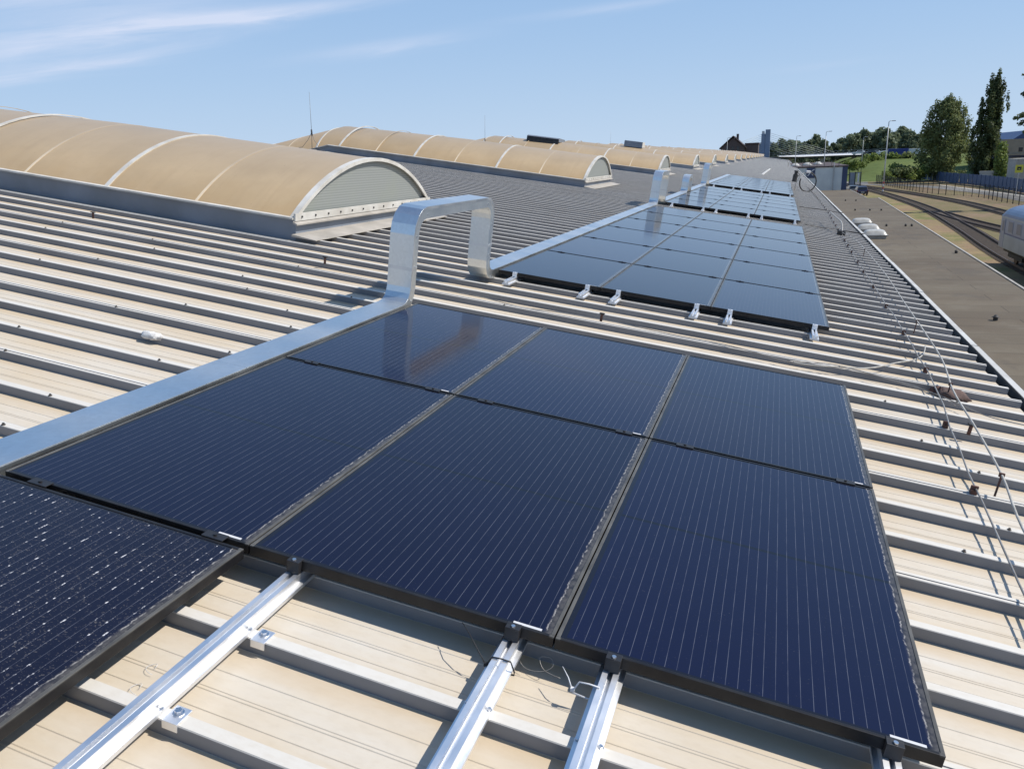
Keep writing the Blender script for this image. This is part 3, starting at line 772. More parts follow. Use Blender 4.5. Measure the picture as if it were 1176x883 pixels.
def onribs(pts, z=-.072, sag=.0):
    out = []
    for p in smooth([(a_[0], a_[1], 0) for a_ in pts], 6): out.append((p.x, p.y, z+.006*math.sin(p.x*9+p.y*5)))
    return out
rtube('loose_cable', 'short white cable curling from the eave cable towards the nearest array', 'cable', onribs([(.80, 5.4), (.72, 5.01), (.59, 4.73), (.39, 4.42), (.19, 4.18), (.06, 4.08), (-.09, 4.0), (-.30, 3.97)], -.066), .0052, M_CABLEW)
rtube('cross_wire', 'grey wire lying across the gap between the two nearest arrays', 'conductor wire', onribs([(-3.6, 4.25), (-2.9, 4.2), (-2.27, 4.13), (-1.79, 4.22), (-1.42, 4.14), (-1.01, 4.15), (-.62, 4.06), (-.24, 3.99), (.12, 4.08), (.41, 4.03), (.63, 3.84), (.73, 3.71), (.9, 3.5), (1.2, 3.45), (1.36, 3.42)]), .004, M_WIRE)
rtube('cross_wire', 'thin grey wire crossing beneath the pale curling cable near the eave', 'conductor wire', onribs([(-.34, 3.95), (-.1, 4.05), (.2, 4.02), (.45, 3.9), (.62, 3.72), (.70, 3.60)], -.058), .003, M_WIRE)
for (ya, lb) in ((22.9, 'dark cable crossing the eave strip beyond the third array front'), (16.45, 'dark cable crossing the eave strip before the third array front')):
    rtube('cross_cable', lb, 'cable', onribs([(.1, ya), (.5, ya+.05), (.9, ya-.08), (1.3, ya-.1)], -.06), .009, M_DARK)
# rusty peg in the gap, two more on the left
for (px, py, lb) in ((690, 369, 'short rusty brown peg standing alone in the gap between the two nearest arrays'), (373, 303, 'small dark bent peg on a rib, right below the nearest rooflight corner'), (107, 251, 'small dark bent peg on a rib, left of the nearest rooflight corner'), (1112, 499, 'rust-red peg standing on a rib beside the pale eave cable')):
    p = roof_at(px, py, -.08)
    t = rthing('roof_peg', lb, 'peg', p.x, p.y, -.0795, 'rusty pegs on the ribs')
    b = MB(); b.tube([(0,0,0), (.001,0,.05), (.008,.0,.062)], .011, 8); b.build('stem', M_RUST, t)
    b = MB(); b.box(-.018, .022, -.016, .016, .058, .068); b.build('head', M_DARK, t, bevel=.003)
# crumpled white cloth, brown rag
def lump(name, label, cat, p, dims, mat, seed, group=None, yaw=0):
    rnd = random.Random(seed)
    t = rthing(name, label, cat, *p, group, yaw)
    bm = bmesh.new(); bmesh.ops.create_icosphere(bm, subdivisions=3, radius=1)
    ph = [rnd.uniform(0, 6) for _ in range(6)]
    for v_ in bm.verts:
        c_ = v_.co; k = 1+.16*math.sin(c_.x*4+ph[0])*math.sin(c_.y*5+ph[1])+.10*math.sin(c_.x*11+c_.z*7+ph[2])+.05*math.sin(c_.y*17+ph[3])
        v_.co = Vector((c_.x*dims[0]*k, c_.y*dims[1]*k, max(c_.z*k, -.55)*dims[2]+dims[2]*.55))
    for f in bm.faces: f.smooth = True
    bb = MB(); bb.bm.free(); bb.bm = bm; bb.build('fabric', mat, t); return t
p = roof_at(174, 389, -.1)
lump('crumpled_glove', 'small crumpled white glove lying on the roof left of the duct', 'glove', (p.x, p.y, -.1), (.070, .030, .028), M_CLOTH, 3)
p = roof_at(1090, 455, -.1)
lump('brown_rag', 'brown folded rag lying under the eave cable', 'rag', (p.x+.03, p.y+.02, -.115), (.10, .11, .040), M_RAG, 5)
p = roof_at(1081, 451, -.1)
lump('brown_rag', 'smaller dark red scrap lying at the left end of the brown rag', 'rag', (p.x-.02, p.y+.02, -.118), (.05, .045, .035), M_RUST, 9)
# metal swarf curls by the front rail
for (px, py, lb, sgn) in ((173, 767, 'thin curl of metal swarf on the roof between two bare ribs', 1), (155, 790, 'small white curl of metal swarf nearest to the lower bare rib', -1)):
    p = roof_at(px, py, -.122)
    t = rthing('swarf_curl', lb, 'swarf', p.x, p.y, -.121, 'swarf curls beside the rail')
    b = MB(); pts = [(.012*math.cos(a_*1.1*sgn)*(1+a_*.25)+a_*.004, .012*math.sin(a_*1.1)*(1+a_*.2), .003+.003*math.sin(a_*2)) for a_ in [i*.35 for i in range(14)]]
    b.tube(pts, .0007, 5); b.build('curl', M_STICK, t)
# cable ties round two rails
def tie(x, y, label, mat, tail):
    t = rthing('cable_tie', label, 'cable tie', x, y, -.0795, 'cable ties on the front rails')
    b = MB(); w_ = .0025
    pth = [(-.040, 0, .004), (-.039, 0, .014), (-.026, 0, .043), (0, .002, .0445), (.026, .003, .043), (.039, .004, .014), (.040, .004, .004), (0, .003, -.003), (-.040, 0, .004)]
    b.tube(pth, w_, 6); b.build('loop', mat, t)
    b = MB(); b.box(-.047, -.036, -.004, .006, .008, .018); b.build('lock', mat, t)
    b = MB(); b.tube(tail, .0020, 5, r1=.0012); b.build('tail', mat, t)
tie(-1.115, -.11, 'plain black cable tie round the left rail of the close rail pair', M_DARK, [(-.042, 0, .012), (-.075, .02, .035), (-.115, .055, .05), (-.155, .10, .045)])
tie(-.872, -.10, 'cable tie with a glossy pale tail round the right rail of the close rail pair', M_STICK, [(-.042, 0, .012), (-.06, .02, .03), (-.085, .05, .035)])
tk = rthing('loose_wire', 'thin coiled wire end hanging under the front panel edge between two rails', 'wire', -1.02, .0, -.10)
b = MB(); b.tube(smooth([(-.09, .01, .02), (-.05, -.03, .0), (0, -.035, .005), (.03, -.02, .02), (.02, -.005, .035), (-.01, -.01, .03), (.01, -.03, .01), (.06, -.035, .004)], 5), .0008, 5); b.build('wire', M_WIRE, tk)
# far on the roof: dark upright canister, hoop of cable
p = roof_at(912, 209, -.08)
t = rthing('roof_canister', 'small black upright canister standing near the eave beyond the farthest array', 'canister', p.x, p.y, -.08)
b = MB(); b.cyl((0,0,0), .13, .42, 14); b.build('body', M_DARK, t)
b = MB(); b.cyl((0,0,.42), .09, .14, 12); b.cyl((0,0,.56), .12, .06, 12); b.build('cap', M_DARK, t)
b = MB(); b.tube([(.10,0,.30), (.20,0,.36), (.20,0,.46), (.08,0,.50)], .018, 6); b.build('handle', M_DARK, t)
t = rthing('cable_hoop', 'upright hoop of black cable hanging from a pale post beside the eave', 'cable', .58, 35.0, -.08, None, R(32))
b = MB(); b.tube([(-.55,0,0), (-.54,0,.30), (-.40,0,.66), (-.18,0,.80)], .016, 6); b.build('post', M_CABLEW, t)
b = MB(); b.tube([(.42*math.cos(a_), .02*a_, .40+.40*math.sin(a_)) for a_ in [1.9-i*.28 for i in range(20)]], .028, 6); b.build('hoop', M_DARK, t)
b = MB(); b.box(-.20, .02, -.05, .05, .76, .87); b.build('end_cap', M_STICK, t, bevel=.02)
t = rthing('cable_post', 'bent pale conduit rising from a dark junction on the eave strip', 'conduit', .78, 15.4, -.08)
b = MB(); b.tube(smooth([(0,0,.02), (.0,.15,.10), (-.02,.5,.22), (-.10,1.5,.26), (-.13,2.6,.27)], 4), .014, 6); b.build('conduit', M_CABLEW, t)
b = MB(); b.box(-.09, .06, -.08, .08, 0, .09); b.build('junction', M_DARK, t, bevel=.01)
p1, p2 = roof_at(875, 201, -.08), roof_at(884, 194.5, -.08)
t = rthing('roof_strip', 'short pale cable cover lying on the far roof beyond the last array', 'cable cover', p1.x, p1.y, -.079)
b = MB(); d_ = p2-p1
b.loft([[(-.07,0,0), (.07,0,0), (.05,0,.05), (-.05,0,.05)], [(d_.x-.07,d_.y,0), (d_.x+.07,d_.y,0), (d_.x+.05,d_.y,.05), (d_.x-.05,d_.y,.05)]]); b.build('cover', M_EDGE, t)

# ------------------------------------------------------------------ ground, road, tracks
def sheet(name, pts, z, mat, kind='structure'):
    b = MB(); b.quad([(p[0], p[1], z) for p in pts]); o = b.build(name, mat); return tag(o, kind=kind)
def ribbon(name, pts, wd, z, mat, mb=None):
    pts = smooth([(p[0], p[1], p[2] if len(p) > 2 else z) for p in pts], 8)
    b = MB(); rr = []
    for i, p in enumerate(pts):
        t = (pts[min(i+1, len(pts)-1)]-pts[max(i-1, 0)]); n = Vector((-t.y, t.x, 0)).normalized()
        rr.append([p+n*wd/2, p-n*wd/2])
    b.loft(rr, closed=False, cap=False)
    return tag(b.build(name, mat), kind='structure')
b = MB(); S_ = 4000
b.quad([(-S_, -S_, 0), (S_, -S_, 0), (S_, S_, 0), (-S_, S_, 0)])
tag(b.build('ground', M_GROUND), kind='structure')
LX0 = rw(XE, 0, 0).x-.4
e1 = gp(1176, 332, 3.5); e2 = gp(1005, 225, 3.5)
tag(sheet('grass_strip', [(5, 20), (15.3, 20), (15.3, 66), (17.0, 92), (18.6, 124), (18.0, 150), (16.2, 178), (5, 178)], .004, M_STRIP_G), kind='structure')
tr = [[(16.05, 0), (16.05, 40), (16.1, 58), (16.65, 72), (17.95, 91.5), (19.3, 122), (18.95, 156), (18.1, 177), (16.3, 202), (14.0, 225)],
      [(26.4, 20), (26.4, 70), (26.3, 95), (26.2, 112), (25.9, 134), (23.6, 160), (20.7, 184), (17.4, 208), (14.3, 226)],
      [(24.6, 40), (23.6, 60), (22.3, 75), (21.0, 88), (19.9, 101), (19.4, 114)]]
for i, t_ in enumerate(tr): ribbon('ballast', t_, 2.3, .008+.004*i, M_BALLAST)
tl = ['curving rusty track on which the coach stands', 'outer rusty track nearest the wire fence', 'short rusty switch track branching between the two long tracks']
for i, t_ in enumerate(tr):
    pts = smooth([(p[0], p[1], 0) for p in t_], 12)
    t = thing('railway_track', tl[i], 'railway track', pts[0], (0,0,0), 'railway tracks'); z0 = .03+.006*i
    for s_ in (-1, 1):
        b = MB(); rr = []
        for k, p in enumerate(pts):
            d_ = pts[min(k+1, len(pts)-1)]-pts[max(k-1, 0)]; n = Vector((-d_.y, d_.x, 0)).normalized()
            c_ = p+n*s_*.755-pts[0]; rr.append([c_+n*.05+Vector((0,0,.032+z0)), c_-n*.05+Vector((0,0,.032+z0)), c_-n*.04+Vector((0,0,.18+z0)), c_+n*.04+Vector((0,0,.18+z0))])
        b.loft(rr); b.build('rail', M_RAILM, t)
    b = MB(); acc = 0
    for k in range(len(pts)-1):
        a_, c_ = pts[k], pts[k+1]; L_ = (c_-a_).length; d_ = (c_-a_)/L_; n = Vector((-d_.y, d_.x, 0))
        while acc < L_:
            p = a_+d_*acc-pts[0]
            m4 = Matrix((d_, n, Vector((0,0,1)))).transposed().to_4x4(); m4.translation = p
            b.box(-.13, .13, -1.2, 1.2, z0-.03, z0+.03, mat=m4); acc += .65
        acc -= L_
    tag(b.build('sleepers', M_SLEEP, t), kind='stuff')
ribbon('road', [(11, 160), (14.6, 195), (18, 222), (19.5, 242), (23, 262, .3), (31, 290, 1.6), (44, 318, 3.2), (70, 350, 4.6)], 6, .020, M_ROAD)
ribbon('yard_road', [(14, 226), (20, 214), (28, 202), (32.8, 180), (35.0, 160), (35.6, 140), (35.8, 90)], 4.2, .03, M_ROAD)
ribbon('lit_road_strip', [(33.4, 200), (35.4, 176), (37.3, 150), (37.8, 130)], 1.0, .045, M_CONC)  # pale strip standing in for brightly lit road surface
# green bank carrying the far road
b = MB(); nx, ny = 40, 20; grid = []
rb = random.Random(4)
for j in range(ny+1):
    row = []
    for i in range(nx+1):
        X_ = 10+i*3.5; Y_ = 222+j*8.0
        t_ = min(1, max(0, (Y_-226-max(0, (20-X_))*2.2)/70)); side = min(1, max(0, (X_-12)/14))
        z_ = 5.6*(t_*t_*(3-2*t_))*side + rb.uniform(-.12, .12) - .15
        row.append(b.bm.verts.new((X_, Y_, z_)))
    grid.append(row)
for j in range(ny):
    for i in range(nx):
        f = b.bm.faces.new((grid[j][i], grid[j][i+1], grid[j+1][i+1], grid[j+1][i])); f.smooth = True
tag(b.build('embankment', M_BANK), kind='structure')

# ------------------------------------------------------------------ lower annex with bitumen roof
ZA = 3.5
annex = thing('annex_building', 'low flat annex beside the hall with a brown bitumen roof', 'annex', (LX0, 40, 0))
def annex_edge(Y_): return e1.x+(e2.x-e1.x)*(Y_-e1.y)/(e2.y-e1.y)
ex2 = gp(983, 221, ZA).x
poly = [(LX0+.12, -12), (annex_edge(-12), -12), (annex_edge(86), 86), (ex2, 86), (ex2-.1, 105), (LX0+.12, 105)]
b = MB(); b.loft([[(p[0]-LX0, p[1]-40, z_) for p in poly] for z_ in (ZA-.22, ZA)]); b.build('roof', M_BITUMEN, annex)
wp = [(LX0+.2, -11.8), (annex_edge(-12)-.25, -11.8), (annex_edge(86)-.25, 85.8), (ex2-.25, 85.8), (ex2-.35, 104.8), (LX0+.2, 104.8)]
b = MB(); b.loft([[(p[0]-LX0, p[1]-40, z_) for p in wp] for z_ in (0, ZA-.223)]); b.build('wall', M_BRICKY, annex)
b = MB()
for q0, q1 in ((poly[1], poly[2]), (poly[3], poly[4])):
    b.loft([[(q0[0]-LX0-.05, q0[1]-40, ZA+.003), (q0[0]-LX0+.03, q0[1]-40, ZA+.003), (q0[0]-LX0+.03, q0[1]-40, ZA+.03), (q0[0]-LX0-.05, q0[1]-40, ZA+.03)],
            [(q1[0]-LX0-.05, q1[1]-40, ZA+.003), (q1[0]-LX0+.03, q1[1]-40, ZA+.003), (q1[0]-LX0+.03, q1[1]-40, ZA+.03), (q1[0]-LX0-.05, q1[1]-40, ZA+.03)]])
b.build('roof_edge', M_CURBL, annex)
for k, (px, py, lb) in enumerate(((991, 260, 'opal dome rooflight farthest of the three on the brown annex roof'), (998.5, 267.5, 'opal dome rooflight between the two others on the brown annex roof'), (1006, 274.5, 'opal dome rooflight nearest of the three on the brown annex roof'))):
    c_ = gp(px-2, py-1, ZA)
    t = thing('dome_rooflight', lb, 'dome rooflight', (c_.x, c_.y, ZA), (0,0,0), 'dome rooflights on the annex roof'); t.scale = (.82, .82, .82)
    b = MB(); b.box(-.66, .66, -.60, .60, .0025, .22); b.build('curb', M_CURBL, t, bevel=.02)
    bm = MB(); n = 10; G = []
    for j in range(n+1):
        rr = []
        for i in range(n+1):
            u_, v_ = -1+2*i/n, -1+2*j/n; h_ = (1-u_**4)*(1-v_**4)
            rr.append(bm.bm.verts.new((u_*.72, v_*.66, .222+.33*math.sqrt(max(h_, 0)))))
        G.append(rr)
    for j in range(n):
        for i in range(n):
            f = bm.bm.faces.new((G[j][i], G[j][i+1], G[j+1][i+1], G[j+1][i])); f.smooth = True
    bm.build('dome', M_DOME, t)
    b = MB(); b.box(-.75, .75, -.69, -.66, .19, .25); b.box(-.75, .75, .66, .69, .19, .25); b.box(-.75, -.72, -.66, .66, .19, .25); b.box(.72, .75, -.66, .66, .19, .25); b.build('rim', M_CURBL, t)
vl = [(1143, 368, 'black roof vent alone on the near part of the annex roof'), (1018, 260, 'black roof vent right of the dome rooflights'), (1040, 260, 'black roof vent left of its close neighbour at the annex roof edge'), (1047, 260, 'black roof vent at the annex roof edge, in line with the dome rooflights'),
      (982, 242, 'black roof vent next to the hall eave, in the middle vent row'), (999, 242, 'black roof vent in the centre of the middle vent row'), (1012, 242, 'black roof vent at the right end of the middle vent row'), (971, 231, 'black roof vent next to the hall eave, in the far vent row'), (983, 231, 'black roof vent in the far vent row, below the parked cars'), (1098, 291, 'small black roof vent close to the grass edge before the coach')]
for px, py, lb in vl:
    c_ = gp(px, py, ZA)
    t = thing('roof_vent', lb, 'roof vent', (c_.x, c_.y, ZA), (0,0,0), 'black vents on the annex roof')
    b = MB(); b.cyl((0,0,.002), .06, .09, 10); b.build('pipe', M_DARK, t)
    b = MB(); b.tube([(0,0,.092), (0,0,.10), (0,0,.15)], .10, 10, r1=.03); b.build('cowl', M_DARK, t)

# ------------------------------------------------------------------ pale building at the end of the annex
p0, p1_, q_ = at(974, 190, 107), at(974, 216, 107), at(898, 188, 107)
zt = p0.z; wx = p0.x
t = thing('flat_roofed_building', 'pale grey flat-roofed building with a dark corner panel at the end of the annex', 'building', (wx-8, 107, 0))
b = MB(); b.box(0, 8-.6, 0, 42, 0, zt-.15); b.build('wall', M_WBLD, t)
b = MB(); b.box(8-.598, 8, -.03, 42, 0, zt-.15); b.build('corner_panel', M_BLUED, t)
b = MB(); b.box(-.1, 8.12, -.12, 42.1, zt-.148, zt); rf = b.build('roof', M_ROOFT, t)
for xx, yy in ((2.0, 8), (3.6, 12), (5.2, 17)):
    b = MB(); b.tube([(xx, yy, zt-.0), (xx, yy, zt+.15), (xx, yy, zt+.38)], .75, 12, r1=.25); b.build('roof_dome', M_DOME, rf)
for k in range(8):
    b = MB(); b.box(1+.85*k, 1.07+.85*k, .3, .37, zt+.002, zt+.55); b.build('parapet_post', M_CREAM, rf)
sg0, sg1 = at(926, 201.5, 106.9), at(936.5, 192, 106.9)
b = MB(); b.box(sg0.x-wx+8, sg1.x-wx+8, -.08, -.002, sg0.z-.35, sg1.z-.1); sgn_ = b.build('sign_board', M_BLUED, t)
cx = (sg0.x+sg1.x)/2-wx+8; cz = (sg0.z+sg1.z)/2-.22
b = MB()
for (xa, za, xb, zb) in ((-.35, -.35, .1, .2), (.1, .2, .42, .45), (.0, .05, .3, -.3)):
    d_ = Vector((xb-xa, 0, zb-za)); n = Vector((-d_.z, 0, d_.x)).normalized()*.055
    b.loft([[Vector((cx+xa, -.085, cz+za))+n, Vector((cx+xa, -.085, cz+za))-n, Vector((cx+xb, -.085, cz+zb))-n, Vector((cx+xb, -.085, cz+zb))+n], [Vector((cx+xa, -.10, cz+za))+n, Vector((cx+xa, -.10, cz+za))-n, Vector((cx+xb, -.10, cz+zb))-n, Vector((cx+xb, -.10, cz+zb))+n]])
b.build('sign_mark', M_STICK, sgn_)
dp = at(957, 205, 106.9); b = MB(); b.cyl((dp.x-wx+8, -.10, ZA-.2), .06, zt-ZA+.6, 8); b.build('downpipe', M_LAMP, t)

# ------------------------------------------------------------------ vehicles
def car(label, loc, yaw, paint, group, s=1.0):
    t = thing('parked_car' if 'parked' in label else 'car', label, 'car', loc, (0,0,yaw), group); t.scale = (s, s, s)
    prof = [(-2.15, .35), (-2.2, .75), (-2.05, .98), (-1.2, 1.02), (-1.0, 1.02), (1.0, 1.0), (1.95, .92), (2.15, .70), (2.15, .35)]
    b = MB()
    rr = []
    for x_, k in ((-.88, .93), (-.86, 1.0), (.86, 1.0), (.88, .93)): rr.append([(x_, p[0]*(.985 if abs(x_) > .87 else 1), .35+(p[1]-.35)*k) for p in prof])
    b.loft(rr)
    cab = [(-2.0, .97), (-1.72, 1.48), (-1.3, 1.56), (.2, 1.55), (.95, 1.0)]
    b.loft([[(-.80, p[0], p[1]) if p[1] < 1.2 else (-.64, p[0], p[1]) for p in cab], [(.80, p[0], p[1]) if p[1] < 1.2 else (.64, p[0], p[1]) for p in cab]])
    b.build('body', paint, t, bevel=.05)
    b = MB(); b.quad([(-.66, -2.01, 1.04), (.66, -2.01, 1.04), (.56, -1.76, 1.44), (-.56, -1.76, 1.44)]); b.build('rear_window', M_WIN, t)
    b = MB(); b.quad([(-.70, .93, 1.06), (.70, .93, 1.06), (.58, .28, 1.50), (-.58, .28, 1.50)]); b.build('windscreen', M_WIN, t)
    for s_ in (-1, 1):
        b = MB(); b.quad([(s_*.806, -1.55, 1.06), (s_*.806, .70, 1.06), (s_*.675, .15, 1.46), (s_*.675, -1.35, 1.46)]); b.build('side_window', M_WIN, t)
        b = MB(); b.box(s_*.84-.09, s_*.84+.02, -2.24, -2.15, .72, .95); b.build('tail_light', M_TAIL, t)
        for yy in (-1.35, 1.35):
            b = MB(); b.cyl((s_*.80-.10, yy, .32), .32, .2, 16, 'X'); wh = b.build('wheel', M_TYRE, t)
            b = MB(); b.cyl((s_*.80-.105, yy, .32), .18, .21, 12, 'X'); b.build('rim', M_ALU, wh)
    b = MB(); b.box(-.26, .26, -2.235, -2.2, .55, .66); b.build('number_plate', M_STICK, t)
    return t
c_ = gp(991.5, 224, .02)
car('dark violet estate car parked at the end of the annex, seen from behind', (14.15, 162, .02), R(4), M_CARB, 'cars parked behind the annex', 1.1)
car('dark grey car parked just ahead of the violet one, mostly hidden by it', (13.2, 168.5, .02), R(4), M_CARG, 'cars parked behind the annex', 1.05)
def road_z(px, py, Y_): return at(px, py, Y_)
for px, pnt, lb in ((986, M_CARW, 'white car on the far bank road, left of the other cars'), (998, M_CARG, 'grey car on the far bank road between two white ones'), (1004, M_CARW, 'white car on the far bank road right behind the blue lorry')):
    p = at(px, 174.8, 312); car(lb, (p.x, 312, p.z-1.0), R(90), pnt, 'cars on the far bank road')
def lorry(label, x, y, z, yaw, body_mat, cab_mat, L):
    t = thing('lorry', label, 'lorry', (x, y, z), (0,0,yaw), 'lorries on the far bank road')
    b = MB(); b.box(-1.25, 1.25, -L/2, L/2-2.4, 1.1, 3.6); b.build('cargo_body', body_mat, t, bevel=.06)
    b = MB(); b.prism([(L/2-2.2, .6), (L/2, .6), (L/2, 1.7), (L/2-.35, 3.0), (L/2-2.2, 3.2)], 'X', -1.2, 1.2); b.build('cab', cab_mat, t, bevel=.06)
    b = MB(); b.quad([(-1.05, L/2+.01, 1.75), (1.05, L/2+.01, 1.75), (1.0, L/2-.3, 2.85), (-1.0, L/2-.3, 2.85)]); b.build('windscreen', M_WIN, t)
    b = MB(); b.box(-.9, .9, -L/2+.2, L/2-.2, .75, 1.1); b.build('chassis', M_DARK, t)
    for s_ in (-1, 1):
        for yy in (-L/2+1.2, -L/2+2.5, L/2-1.3):
            b = MB(); b.cyl((s_*1.1-.15, yy, .5), .5, .3, 14, 'X'); b.build('wheel', M_TYRE, t)
p = at(1020, 176, 300); lorry('lorry with a dark blue cargo body and white cab on the far bank', p.x+1.8, 300, p.z-2.3, R(90), M_LORRYB, M_CARW, 8.5)
p = at(1043, 176, 302); lorry('lorry with a white cargo body following the blue one', p.x+1.2, 304, p.z-2.2, R(90), M_CARW, M_CARG, 9)

# passenger coach
CL = 25.0
t = thing('railway_coach', 'ivory and blue-grey railway coach with a blue rounded roof', 'railway coach', (16.15, 63.3-CL/2, .23), (0,0,0))
b = MB(); b.box(-1.40, 1.40, -CL/2, CL/2, .95, 1.92); b.build('lower_body', M_COACHW, t, bevel=.04)
b = MB(); b.box(-1.385, 1.385, -CL/2+.01, CL/2-.01, 2.0, 2.95); b.build('window_band', M_COACHB, t)
b = MB(); b.box(-1.408, 1.408, -CL/2-.004, CL/2+.004, 1.922, 1.998); b.build('stripe', M_COACHS, t)
b = MB(); b.box(-1.40, 1.40, -CL/2, CL/2, 2.952, 3.08); b.build('cantrail', M_COACHW, t)
b = MB(); rr = []
for yy, k in ((-CL/2, .80), (-CL/2+.25, .93), (-CL/2+.8, 1), (CL/2-.8, 1), (CL/2-.25, .93), (CL/2, .80)):
    rr.append([(1.41*math.cos(a_)*(.55+.45*k) if 0 < a_ < math.pi else 1.41*math.cos(a_), yy, 3.083+.76*math.sin(a_)*k) for a_ in [math.pi*i/14 for i in range(15)]])
b.loft(rr, smooth=False); rf = b.build('roof', M_COACHR, t)
for k in range(5):
    yy = -CL/2+3+k*4.7; b = MB(); b.box(-.25, .25, yy-.3, yy+.3, 3.80, 3.93); b.build('roof_vent', M_COACHW, rf, bevel=.03)
for s_ in (-1, 1):
    for k in range(11):
        yy = -CL/2+2.6+k*1.98
        b = MB(); b.box(s_*1.387-.012, s_*1.387+.012, yy-.62, yy+.62, 2.08, 2.88); fr = b.build('window', M_COACHB, t, bevel=.02)
        b = MB(); b.box(s_*1.400-.006, s_*1.400+.006, yy-.54, yy+.54, 2.15, 2.82); b.build('pane', M_CWIN, fr)
    for yy in (-CL/2+.75, CL/2-.75):
        b = MB(); b.box(s_*1.404-.008, s_*1.404+.008, yy-.42, yy+.42, 1.0, 2.92); dr = b.build('door', M_COACHB, t)
        b = MB(); b.box(s_*1.414-.004, s_*1.414+.004, yy-.25, yy+.25, 2.1, 2.8); b.build('pane', M_CWIN, dr)
        b = MB(); b.cyl((s_*.9, yy+(.75 if yy > 0 else -1.15), 1.06), .09, .4, 10, 'Y'); b.cyl((s_*.9, yy+(1.15 if yy > 0 else -1.2), 1.06), .22, .05, 14, 'Y'); b.build('buffer', M_DARK, t)
b = MB(); b.box(-1.1, 1.1, -CL/2+.3, CL/2-.3, .70, .945); b.build('underframe', M_DARK, t)
for yy in (-6, -2, 1.5, 5): b = MB(); b.box(-1.15, 1.15, yy-.8, yy+.8, .28, .70); b.build('equipment_box', M_DARK, t)
for yy in (-CL/2+3.5, CL/2-3.5):
    b = MB(); b.box(-1.15, 1.15, yy-1.7, yy+1.7, .45, .72); bo = b.build('bogie', M_DARK, t)
    for dy in (-1.2, 1.2):
        for s_ in (-1, 1): b = MB(); b.cyl((s_*.72-.06, yy+dy, .40), .44, .12, 18, 'X'); b.build('wheel', M_RAILM, bo)
for yy, s_ in ((CL/2, 1), (-CL/2, -1)):
    b = MB(); b.box(-.55, .55, yy if s_ > 0 else yy-.12, yy+.12 if s_ > 0 else yy, 1.0, 3.2); b.build('gangway', M_DARK, t)

# ------------------------------------------------------------------ lamps, fences, sign
def lamp(label, px0, py0, Y_, zb, group='tall yard lamps', arm=1, band=False, r=.11):
    top = at(px0, py0, Y_); h = top.z-zb
    t = thing('street_lamp', label, 'lamp', (top.x, Y_, zb), (0,0,0), group)
    b = MB(); b.tube([(0,0,0), (0,0,h*.5), (0,0,h)], r, 8, r1=r*.5); b.build('pole', M_LAMP, t)
    b = MB(); b.tube([(0,0,h-.02), (.15*arm,0,h+.10), (.6*arm,0,h+.16)], .05, 6); b.build('arm', M_LAMP, t)
    b = MB(); b.box(min(.5*arm, 1.15*arm), max(.5*arm, 1.15*arm), -.16, .16, h+.06, h+.20); b.build('lamp_head', M_LAMP, t, bevel=.03)
    if band:
        for k in range(4):
            b = MB(); b.cyl((0,0,.4+.5*k), r*1.12, .25, 10); b.build('painted_band', M_RED if k % 2 else M_STICK, t)
lamp('tallest lamp post, standing between the grass strip and the tracks', 1021, 140, 168, 0, band=True, r=.14)
lamp('slim lamp post rising behind the pale building', 949, 152, 190, 0)
lamp('dark lamp post beside the bridge stays', 915, 157, 240, 0)
lamp('faint lamp post before the far wood, left of the tallest lamp', 992, 158, 262, 1.5)
lamp('lamp post left of the dark gabled house', 835.5, 159, 285, 4)
def fence_run(name, label, pts, h, post_gap, build_panel, mat):
    t = thing(name, label, 'fence', (pts[0][0], pts[0][1], 0))
    o0 = Vector((pts[0][0], pts[0][1], 0)); P = smooth([(p[0], p[1], 0) for p in pts], 6)
    n_posts = 0
    acc = 0
    for k in range(len(P)-1):
        a_, c_ = P[k]-o0, P[k+1]-o0; d_ = (c_-a_); L_ = d_.length; d_ /= L_
        while acc < L_ and n_posts < 95:
            p = a_+d_*acc; b = MB(); b.box(p.x-.05, p.x+.05, p.y-.05, p.y+.05, 0, h+.08); b.build('post', mat, t); n_posts += 1; acc += post_gap
        acc -= L_
    build_panel(t, [p-o0 for p in P], h, mat)
def wire_panel(t, P, h, mat):
    b = MB()
    for z_ in (.12, h*.35, h*.68, h-.05): b.tube([(p.x, p.y, z_) for p in P], .022, 4)
    acc = 0
    for k in range(len(P)-1):
        d_ = P[k+1]-P[k]; L_ = d_.length; d_ /= L_
        while acc < L_:
            p = P[k]+d_*acc; b.box(p.x-.012, p.x+.012, p.y-.012, p.y+.012, .1, h); acc += .42
        acc -= L_
    b.build('wire_mesh', mat, t)
def sheet_panel(t, P, h, mat):
    b = MB(); acc = 0; k2 = 0
    for k in range(len(P)-1):
        d_ = P[k+1]-P[k]; L_ = d_.length; d_ /= L_; n = Vector((-d_.y, d_.x, 0))
        while acc < L_-.01:
            e_ = min(L_, acc+.46); p, q = P[k]+d_*acc+n*.03, P[k]+d_*e_+n*.03; hh = h-.04*(k2 % 2); k2 += 1
            b.loft([[(p.x, p.y, .08), (p.x+n.x*.03, p.y+n.y*.03, .08), (p.x+n.x*.03, p.y+n.y*.03, hh), (p.x, p.y, hh)], [(q.x, q.y, .08), (q.x+n.x*.03, q.y+n.y*.03, .08), (q.x+n.x*.03, q.y+n.y*.03, hh), (q.x, q.y, hh)]]); acc += .5
        acc -= L_
    b.build('board_panel', mat, t)
g1 = [gp(*q) for q in ((1006, 211), (1060, 221.5), (1120, 226.5), (1150, 232))]
fence_run('wire_fence', 'dark wire mesh fence curving beside the outer track', [(g.x, g.y) for g in g1]+[(g1[-1].x+1.2, g1[-1].y-28)], 2.1, 2.6, wire_panel, M_DARK)
g2 = [gp(*q) for q in ((1056, 206), (1090, 210), (1120, 213.5), (1150, 217.5), (1178, 222.5))]
